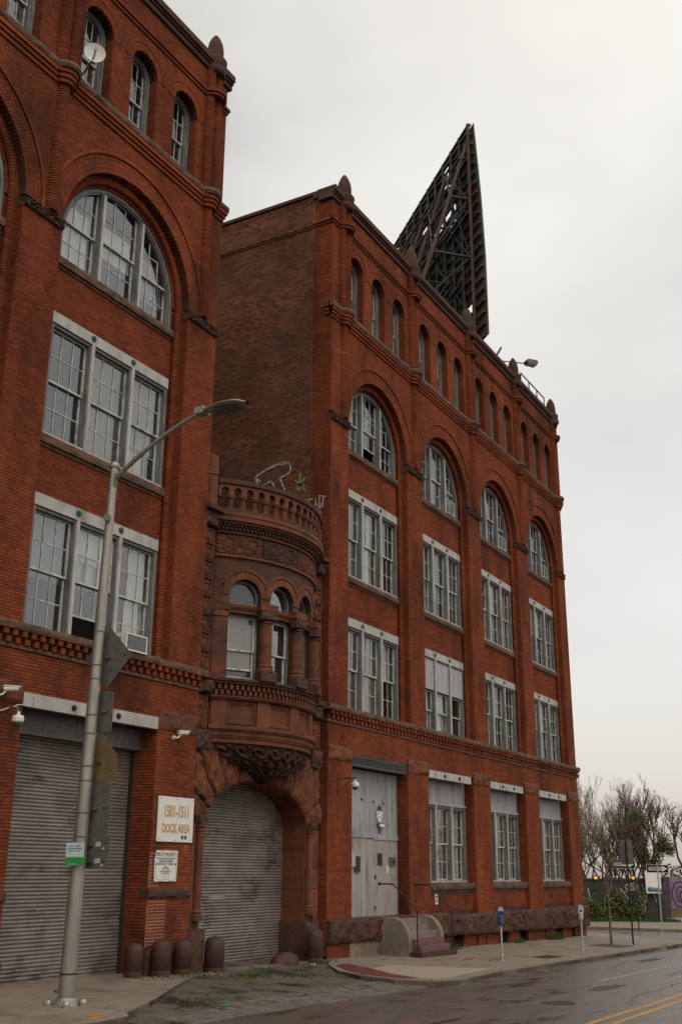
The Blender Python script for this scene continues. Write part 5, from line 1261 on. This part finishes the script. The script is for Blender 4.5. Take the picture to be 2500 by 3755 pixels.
t = ow_sign('one way sign half hidden behind the dark sign post', (17.6, -3.3, 2.76), vx, 'one way signs')
t = thing('sign_post', 'thin black pole standing in the far pavement beyond the side street', 'sign post', (34.4, .8, gz(34)), vx); q = MB(); q.tube((0, 0, 0), (0, 0, 3.1), .035, .035, 8); q.build('post', 'blackp', t)

# ---- trees
def branch(q, p, d, L_, r, depth, rnd, spread, upb, tips, ratio=.74):
    n = 3; pts = [p]
    for k in range(n):
        d = (d+Vector((rnd.uniform(-1, 1), rnd.uniform(-1, 1), rnd.uniform(-.6, 1)))*.13+Vector((0, 0, upb*.08))).normalized(); pts.append(pts[-1]+d*(L_/n))
    for k in range(n): q.tube(pts[k], pts[k+1], r*(1-.25*k/n), r*(1-.25*(k+1)/n), 5 if r > .02 else 3, caps=False)
    tips.append((pts[-1], d))
    if depth == 0: return
    m = 2 if rnd.random() < .55 else 3
    for k in range(m):
        at = pts[-1] if k < 2 else pts[rnd.randint(1, 2)]; ax = Vector((rnd.uniform(-1, 1), rnd.uniform(-1, 1), rnd.uniform(-.3, .3))).normalized()
        nd_ = (d+ax*spread*rnd.uniform(.5, 1.1)+Vector((0, 0, upb*.22))).normalized()
        branch(q, at, nd_, L_*ratio*rnd.uniform(.75, 1.12), max(r*.68, .007), depth-1, rnd, spread, upb, tips, ratio)
def leaves(name, mat, parent, centres, n, rad, size, rnd, kind='stuff'):
    q = MB()
    for _ in range(n):
        c = rnd.choice(centres); o_ = Vector((rnd.gauss(0, 1), rnd.gauss(0, 1), rnd.gauss(0, 1)))*rad; p = Vector(c)+o_
        a = Vector((rnd.uniform(-1, 1), rnd.uniform(-1, 1), rnd.uniform(-1, 1))).normalized(); b = a.orthogonal().normalized(); s = size*rnd.uniform(.6, 1.3)
        q.add([tuple(p), tuple(p+a*s*.5+b*s*.3), tuple(p+a*s), tuple(p+a*s*.5-b*s*.3)], [(0, 1, 2, 3)])
    return q.build(name, mat, parent, kind=kind)
def tree(label, loc, h, seed, depth=6, spread=.6, upb=.5, r=.14, bark='bark', stems=1, buds=0, budsize=.09, ivy=None, ratio=.74, group='bare trees behind the graffiti wall', trunk=None):
    rnd = random.Random(seed); t = thing('bare_tree', label, 'tree', loc, 0, group); tips = []; q = MB(); tk = MB()
    for s in range(stems):
        d = Vector((rnd.uniform(-.35, .35), rnd.uniform(-.35, .35), 1)).normalized() if stems > 1 else Vector((rnd.uniform(-.05, .05), 0, 1))
        b = Vector((rnd.uniform(-.4, .4), rnd.uniform(-.4, .4), 0)) if stems > 1 else Vector((0, 0, 0)); tl = trunk or h*.24
        m = b+d*tl; tk.tube(b-Vector((0, 0, .2)), b+d*tl*.5, r, r*.85, 9); tk.tube(b+d*tl*.5, m, r*.85, r*.72, 9)
        for k in range(3):
            ang = 2.1*k+rnd.random(); branch(q, m, (d+Vector((math.cos(ang), math.sin(ang), 0))*spread*.6).normalized(), h*.22, r*.62, depth-1, rnd, spread, upb, tips, ratio)
    tk.build('trunk', bark, t); q.build('branches', bark, t, kind='stuff')
    if buds: leaves('buds', 'bud', t, [p for p, d in tips], buds, .12, budsize, rnd)
    if ivy:
        for c, rad, n in ivy: leaves('ivy', 'ivy', t, [Vector(c)+Vector((rnd.gauss(0, rad*.38), rnd.gauss(0, rad*.38), rnd.gauss(0, rad*.6))) for _ in range(14)], n, rad*.28, .2, rnd)
    return t
zb = lambda x: gz(x)
tree('bare tree with two dense green ivy clumps on its limbs', (62.5, 7.4, zb(62)), 11.6, 5, 7, .62, .5, .22, ivy=[((.2, .9, 7.0), 1.05, 3000), ((.1, .6, 5.4), .8, 1800), ((.6, -1.2, 5.6), .8, 1600), ((.3, -.5, 4.0), .7, 1000)])
tree('tall thin bare tree nearest the building corner', (58, 11.6, zb(58)), 12.4, 8, 7, .5, .9, .12, 'bark2', 3, 500, .12)
tree('spreading bare tree left of the black sign post', (60, 10.4, zb(60)), 9.8, 12, 6, .7, .6, .12, 'bark2', 4, 900, .12)
tree('low tangled bare tree above the amber lamps', (61, 9.0, zb(61)), 8.6, 21, 6, .8, .45, .12, 'bark', 3, 1100, .13)
tree('wide bare tree reaching over the purple mural', (66, 4.6, zb(66)), 10.8, 33, 7, .75, .4, .2, 'bark', 1, 300, .12)
tree('distant bare tree at the right edge of the view', (72, 1.5, zb(72)), 9.0, 41, 7, .7, .4, .16, 'bark', 2, 600, .14)
tree('small dense bare tree right behind the brick corner', (52, 12.0, zb(52)), 9.2, 52, 7, .8, .5, .09, 'bark2', 4, 1500, .11)
tree('slender young street tree planted in the pavement pit', (14.4, -3.5, z_walk(14.4, -3.5)), 5.6, 61, 4, .62, .75, .055, 'bark2', 1, 60, .05, ratio=.72, group=None, trunk=1.75)
tree('bare tree with upright shoots just left of the ivy tree', (66, 8.4, zb(66)), 11.2, 71, 7, .6, .7, .13, 'bark2', 3, 900, .12)
tree('bare tree whose crown fills the gap behind the young tree', (56, 10.6, zb(56)), 8.4, 83, 6, .85, .4, .1, 'bark', 3, 1500, .12)
# far hedge and wood closing the view
def hills(name, mat, pts, h, seed, n):
    rnd = random.Random(seed); q = MB()
    for _ in range(n):
        u = rnd.random(); i = min(int(u*(len(pts)-1)), len(pts)-2); f = u*(len(pts)-1)-i
        x = pts[i][0]+(pts[i+1][0]-pts[i][0])*f; y = pts[i][1]+(pts[i+1][1]-pts[i][1])*f; hh = h*(.65+.5*noise.noise(Vector((x*.12, y*.12, seed))))
        p = Vector((x+rnd.gauss(0, 1), y+rnd.gauss(0, 1), gz(x)+hh*rnd.random())); a = Vector((rnd.uniform(-1, 1), rnd.uniform(-1, 1), rnd.uniform(-1, 1))).normalized(); b = a.orthogonal().normalized(); s = rnd.uniform(.15, .5)
        q.add([tuple(p), tuple(p+a*s*.5+b*s*.25), tuple(p+a*s), tuple(p+a*s*.5-b*s*.25)], [(0, 1, 2, 3)])
    return q.build(name, mat, kind='stuff')
o = hills('undergrowth', 'bark2', [(58, 22), (66, 9), (76, -4), (96, -22), (120, -50)], 5.4, 8, 16000); tag(o, 'brown tangle of bare shrubs behind the graffiti wall', 'undergrowth')
o = hills('undergrowth', 'bud', [(60, 24), (70, 10), (80, -3), (96, -20), (120, -50)], 4.6, 3, 9000); tag(o, 'low olive scrub behind the graffiti wall', 'undergrowth')
o = hills('undergrowth', 'ivy', [(58, 20), (66, 9), (76, -3), (92, -20)], 3.0, 4, 8000); tag(o, 'dark green scrub under the bare trees', 'undergrowth')
# graffiti wall, mural, panel
A, B = Vector((47.5, 10.7)), Vector((56.2, 4.6)); d_ = (B-A); Lw = d_.length; rz = math.atan2(d_.y, d_.x)
gw = thing('graffiti_wall', 'long dark concrete wall covered with white graffiti outlines', 'wall', (A.x, A.y, gz(50)-.1), rz)
npn = 5
for i in range(npn): q = MB(); q.box(Lw*i/npn+.02, Lw*(i+1)/npn-.02, 0, .3, 0, 2.85); q.build('wall_panel', 'wallg', gw)
q = MB(); q.box(-.1, Lw+.1, -.06, .36, 2.85, 3.0); q.build('coping', 'wallg', gw)
def wob(cx, cz, rx, rzz, a0, a1, n=14): return [(cx+rx*math.cos(R(a0+(a1-a0)*k/n)), cz+rzz*math.sin(R(a0+(a1-a0)*k/n))) for k in range(n+1)]
ln = [wob(8.2, .8, .55, 1.0, 0, 180), wob(8.2, .5, .28, 1.1, 0, 180), wob(9.3, 1.2, .5, .9, 10, 170), wob(7.6, 2.4, .6, .22, 0, 360), wob(7.6, 2.35, .3, .1, 0, 360), [(6.6, 2.3), (7.3, 1.5), (7.4, .9)], [(8.6, 2.6), (8.9, 1.4)], wob(9.2, 2.3, .3, .5, -40, 200)]
rnd = random.Random(2)
for k in range(16): x = rnd.uniform(.2, 7); z = rnd.uniform(.9, 2.4); ln.append([(x, z), (x+rnd.uniform(-.2, .2), z-rnd.uniform(.3, .9)), (x+rnd.uniform(-.3, .4), z-rnd.uniform(.6, 1.2))])
strokes('graffiti', ln, 'chalk', .035, gw, lambda x, y, z: (x, -.012, z), kind='stuff')
rnd = random.Random(4)
o = leaves('creeper', 'ivy', gw, [(rnd.uniform(-1, Lw*.8), -.25, abs(rnd.gauss(0, .7))) for _ in range(110)], 9500, .25, .2, rnd)
A2, B2 = Vector((57.2, 4.4)), Vector((63.5, -.6)); d2 = B2-A2; rz2 = math.atan2(d2.y, d2.x)
mu = thing('mural_wall', 'purple and pink graffiti mural on a low block building', 'building', (A2.x, A2.y, gz(58)-.1), rz2)
q = MB(); q.box(0, d2.length, 0, 3, .95, 3.25); q.build('painted_wall', 'purple', mu); q = MB(); q.box(1.0, d2.length, .1, 3, 0, .95); q.build('base_wall', 'dark', mu); q = MB(); q.box(0, 1.0, .05, 3, 0.35, .95); q.build('corner_pier', 'ochre', mu); q = MB(); q.box(-.05, 1.05, -.1, 1, 0, .36); q.build('corner_block', 'grey', mu)
ln = [wob(.9, 2.0, .75, .9, 60, 330), wob(.95, 2.0, .4, .55, 60, 320), wob(1.0, 1.9, .15, .3, 0, 360), [(1.9, 2.95), (1.75, 2.2), (1.95, 1.5), (2.2, 1.4)], [(2.2, 2.95), (2.1, 2.2), (2.3, 1.6)], wob(2.9, 2.2, .5, .8, 20, 240), wob(3.0, 2.2, .2, .4, 20, 240), wob(4.0, 2.1, .6, .8, 0, 300), wob(4.1, 2.1, .3, .4, 0, 300), [(5.0, 3.0), (5.3, 1.3)], wob(6.0, 2.0, .6, .8, 0, 300)]
strokes('mural_outline', ln, 'murald', .05, mu, lambda x, y, z: (x, -.012, z), kind='stuff')
strokes('mural_outline', [wob(.35+.42*k, 3.05, .13, .1, 0, 300) for k in range(6)], 'chalk', .03, mu, lambda x, y, z: (x, -.014, z), kind='stuff')
q = MB(); q.prism([(2.4, .97), (2.2, 1.4), (2.6, 1.9), (2.7, 1.5), (3.0, 1.9), (3.2, 1.3), (3.6, 1.6), (3.8, .97)], -.016, -.01); q.build('teal_shape', 'teal', mu)
# white hoarding with blue scrawl
wp = thing('hoarding', 'white panel with blue scrawl below the one way sign', 'hoarding', (54.9, 5.0, 0), rz)
q = MB(); q.box(-.75, .65, -.05, .03, 1.0, 2.55); q.build('panel', 'signwhite', wp)
strokes('scrawl', [[(-.6, 1.35), (-.45, 1.15), (-.3, 1.4), (-.15, 1.15), (0, 1.38), (.1, 1.15), (.25, 1.35), (.4, 1.2), (.6, 1.25)], [(-.65, 1.2), (.6, 1.12)], [(-.5, 1.42), (-.4, 1.1)]], 'teal', .06, wp, lambda x, y, z: (x, -.06, z))
q = MB(); q.box(-.7, -.62, -.04, .02, -1.2, 1.0); q.box(.52, .6, -.04, .02, -1.2, 1.0); q.build('leg', 'dark', wp)
# amber lamps
am = bpy.data.materials.new('amber_lamp'); am.use_nodes = True; bs = am.node_tree.nodes['Principled BSDF']; bs.inputs['Base Color'].default_value = (.8, .35, .02, 1); bs.inputs['Emission Color'].default_value = (1, .45, .04, 1); bs.inputs['Emission Strength'].default_value = .9
for u, lb in ((.40, 'round amber lamp, left one on the graffiti wall'), (.72, 'round amber lamp, right one on the graffiti wall')):
    p = A+d_*u; t = thing('amber_lamp', lb, 'lamp', (p.x, p.y-.15, gz(50)+2.92), 0, 'amber lamps on the graffiti wall'); q = MB(); q.lathe(0, 0, [(0, -.09), (.09, -.07), (.125, 0), (.1, .08), (0, .1)], 12); q.build('lens', am, t, smooth=True); q = MB(); q.box(-.09, .09, -.09, .09, .1, .2); q.build('bracket', 'signback', t)
# grass verge
rnd = random.Random(9); q = MB()
for _ in range(5000):
    u = rnd.uniform(-.25, 1.0); p = A+d_*u+Vector((-.5, -.8)).normalized()*rnd.uniform(.1, 1.6); h = rnd.uniform(.08, .3); z = gz(p.x)+.02; a = rnd.uniform(0, 6.28); dx, dy = math.cos(a)*.03, math.sin(a)*.03
    q.add([(p.x-dx, p.y-dy, z), (p.x+dx, p.y+dy, z), (p.x+rnd.uniform(-.08, .08), p.y+rnd.uniform(-.08, .08), z+h)], [(0, 1, 2)])
o = q.build('grass', 'grass', kind='stuff'); tag(o, 'green grass verge at the foot of the graffiti wall', 'grass')
# weeds along the basement windows and in the joints
rnd = random.Random(14); q = MB()
for cx, cy, n, hh in [(5.6, -.75, 160, .3), (12.0, -.7, 120, .25), (16.2, -.7, 260, .35), (-7.0, -1.5, 200, .1), (-8.6, -.95, 160, .1), (-12.1, -3.9, 120, .08), (-6.0, -2.2, 140, .08), (-2.6, -.8, 60, .1)]:
    for _ in range(n):
        x = cx+rnd.gauss(0, .4); y = cy+rnd.gauss(0, .08 if cx > 0 else .2); z = (z_walk(x, y) if (x > -1.8 or x < -8.4) else z_apron(x, y)); a = rnd.uniform(0, 6.28); dx, dy = math.cos(a)*.012, math.sin(a)*.012; h = hh*rnd.uniform(.4, 1)
        q.add([(x-dx, y-dy, z), (x+dx, y+dy, z), (x+rnd.uniform(-.06, .06), y+rnd.uniform(-.06, .06), z+h)], [(0, 1, 2)])
o = q.build('weeds', 'grass', kind='stuff'); tag(o, 'small green weeds sprouting along walls and joints', 'weeds')
# litter
t = thing('drink_can', 'crushed green drink can lying on the wet driveway', 'litter', (-12.0, -4.2, z_apron(-12, -4.2)+.04), R(20)); q = MB(); q.tube((-.07, 0, 0), (.06, 0, .01), .036, .03, 12); q.build('can_body', 'green', t); q = MB(); q.tube((.06, 0, .01), (.075, 0, .012), .03, .024, 12); q.build('can_end', 'metal', t)
for x, y, m_, lb in ((-13.3, -1.4, 'pink', 'crumpled pink wrapper on the pavement before the dock'), (-3.9, -1.15, 'chalk', 'small white scrap lying beside the right bollard')):
    t = thing('wrapper', lb, 'litter', (x, y, z_walk(x, y)+.01)); q = MB(); q.grid([[(i*.06, j*.05, .02*math.sin(i*2.1+j*1.7)+.01) for j in range(3)] for i in range(4)]); q.build('paper', m_, t)
# loose rubble at the pier foot
rnd = random.Random(19); q = MB()
for _ in range(160):
    x = rnd.uniform(-10.3, -7.6); y = -.95+rnd.gauss(0, .14); z = z_walk(x, y); s = rnd.uniform(.012, .05); q.box(x, x+s*1.3, y, y+s, z-.01, z+s*.6)
o = q.build('rubble', 'kerb', kind='stuff'); tag(o, 'crumbs of broken mortar at the pier foot', 'rubble')

# ---- rooftop sign frame seen from behind
P0 = Vector((14.0, .70, 0)); D = Vector((.7, .714, 0)).normalized(); NB = Vector((-.714, .70, 0)).normalized(); LB = 11.6; ZB0, ZB1 = 26.3, 38.7
bb = thing('rooftop_billboard', 'huge derelict rooftop sign seen from behind its black steel frame', 'billboard', (P0.x, P0.y, 24.15)); bo = Vector((P0.x, P0.y, 24.15))
def bp(t, o_, z): return P0+D*t+NB*o_+Vector((0, 0, z))-bo
def beam(q, a, b, w_=.09, n=4): q.tube(a, b, w_*.72, w_*.72, n)
def boff(z): return .1+.85*math.sin(min(1, max(0, (38.7-z)/12.4))*math.pi*.6)
rnd = random.Random(77); nc, nr = 14, 9
for i in range(nc):
    for j in range(nr):
        if i and rnd.random() < .05 or (i > 10 and rnd.random() < .15): continue
        t0, t1 = LB*i/nc+.01-(0 if i else boff(ZB0+(ZB1-ZB0)*(j+.5)/nr)), LB*(i+1)/nc-.01; z0_, z1_ = ZB0+(ZB1-ZB0)*j/nr+.01, ZB0+(ZB1-ZB0)*(j+1)/nr-.01
        if rnd.random() < .08: z1_ -= rnd.uniform(.3, .8)
        c = [bp(t0, -.02, z0_), bp(t1, -.02, z0_), bp(t1, -.02, z1_), bp(t0, -.02, z1_)]; c2 = [bp(t0, .02, z0_), bp(t1, .02, z0_), bp(t1, .02, z1_), bp(t0, .02, z1_)]
        q = MB(); q.add([tuple(v) for v in c+c2], [(0, 1, 2, 3), (7, 6, 5, 4), (0, 4, 5, 1), (1, 5, 6, 2), (2, 6, 7, 3), (3, 7, 4, 0)]); q.build('face_sheet', 'bbface', bb)
for k in range(21): z = ZB0+(ZB1-ZB0)*k/20; q = MB(); beam(q, bp(.1-boff(z), .12, z), bp(LB, .12, z), .1); q.build('stringer', 'dark', bb)
for k in range(11): t = LB*k/10; q = MB(); beam(q, bp(t, .26, 24.2), bp(t, .26, ZB1-.02), .13); q.build('upright', 'rust' if k in (0, 8) else 'dark', bb)
fr = [0.15, 2.9, 5.7, 8.5, 11.3]
for k, t in enumerate(fr):
    q = MB(); beam(q, bp(t, .3, 37.6), bp(t, 2.3, 31.0), .13, 6); beam(q, bp(t, 2.3, 31.0), bp(t, 4.4, 24.2), .14, 6); q.build('raker', 'rust', bb)
    q = MB()
    for z, o_ in ((34.3, 1.3), (31.0, 2.3), (27.6, 3.35)): beam(q, bp(t, .28, z), bp(t, o_, z), .09)
    beam(q, bp(t, .28, 34.3), bp(t, 2.3, 31.0), .07); beam(q, bp(t, .28, 31.0), bp(t, 3.35, 27.6), .07); beam(q, bp(t, .28, 27.6), bp(t, 4.4, 24.3), .07); beam(q, bp(t, 1.3, 34.3), bp(t, .28, 31), .05)
    q.build('truss_web', 'dark', bb)
for a, b in zip(fr, fr[1:]):
    q = MB()
    for (z0_, o0), (z1_, o1) in zip(((37.6, .3), (34.3, 1.3), (31, 2.3), (27.6, 3.35)), ((34.3, 1.3), (31, 2.3), (27.6, 3.35), (24.3, 4.4))):
        beam(q, bp(a, o0, z0_), bp(b, o1, z1_), .06); beam(q, bp(b, o0, z0_), bp(a, o1, z1_), .06); beam(q, bp(a, o1, z1_), bp(b, o1, z1_), .08)
    for z in (27.6, 31, 34.3): beam(q, bp(a, .3, z), bp(b, .3, z+3.3), .06); beam(q, bp(b, .3, z), bp(a, .3, z+3.3), .06)
    q.build('cross_brace', 'dark', bb)
for z, o_ in ((26.6, .9), (30.2, .7), (33.5, .6), (36.6, .5)):
    for i in range(8):
        if rnd.random() < .25: continue
        q = MB(); t0 = LB*i/8
        for m_ in range(3): beam(q, bp(t0, .35+o_*m_/2.5, z), bp(t0+LB/8*.95, .35+o_*m_/2.5, z), .09)
        q.build('catwalk_plank', 'dark', bb)
q = MB()
for k in range(26): z = 28.5+k*.33; beam(q, bp(8.6, .55, z), bp(9.05, .55, z), .03)
beam(q, bp(8.6, .55, 28), bp(8.6, .55, 37), .06); beam(q, bp(9.05, .55, 28), bp(9.05, .55, 37), .06); q.build('ladder', 'rust', bb)
for k in range(6): q = MB(); z = 24.7+k*.27; beam(q, bp(-.25, -.15, z), bp(2.2, .0, z), .09); beam(q, bp(-.2, -.25, z+.05), bp(-.2, 1.6, z+.05), .08); q.build('bottom_beam', 'dark', bb)
for z0_, z1_, m_ in ((26.3, 30.5, 'ochre'), (30.5, 33.6, 'teal'), (33.6, 34.6, 'pink'), (34.6, 36.6, 'teal'), (36.6, 38.6, 'ochre')):
    q = MB(); beam(q, bp(-boff(z0_)-.03, .0, z0_), bp(-boff(z1_)-.03, .0, z1_), .05); q.build('edge_trim', m_, bb)
for z in (ZB1, ZB1-.35): q = MB(); beam(q, bp(0, .2, z), bp(LB, .2, z), .13); q.build('top_beam', 'dark', bb)
# floodlight arm, loose pole, roof rail
t = thing('floodlight', 'rooftop floodlight on a long thin arm over the parapet', 'floodlight', (15.7, .5, 24.3)); q = MB(); q.path([(0, 0, 0), (0, 0, 1.75), (1.1, -.96, 1.85)], .03, 6); q.build('arm', 'dark', t)
hdm = MB(); hdm.prism([(-.28, .0), (-.2, .13), (.32, .16), (.4, .06), (.3, -.12), (-.2, -.1)], -.17, .17); o = hdm.build('lamp_head', 'signback', t); o.location = (1.28, -1.15, 1.9); o.rotation_euler = (0, 0, R(-35))
q = MB(); q.box(-.2, .3, -.14, .14, -.13, -.115); o2 = q.build('lens', 'signwhite', t); o2.location = (1.28, -1.15, 1.9); o2.rotation_euler = (0, 0, R(-35))
t = thing('loose_pole', 'short dark pole leaning up from the roof near the floodlight', 'pole', (15.2, .6, 24.3)); q = MB(); q.tube((0, 0, 0), (.1, 0, 1.6), .04, .04, 6); q.tube((.1, 0, 1.6), (1.5, .1, 2.95), .055, .055, 6); q.build('bar', 'dark', t)
t = thing('roof_rail', 'thin metal guard rail along the far end of the roof', 'guard rail', (17.1, -.1, 24.85)); q = MB(); q.tube((0, 0, 1.0), (3.4, 0, 1.0), .035, .035, 6)
q.build('rail', 'dark', t)
for x in (0, 1.15, 2.3, 3.4): q = MB(); q.tube((x, 0, 0), (x, 0, 1.0), .03, .03, 6); q.build('post', 'dark', t)
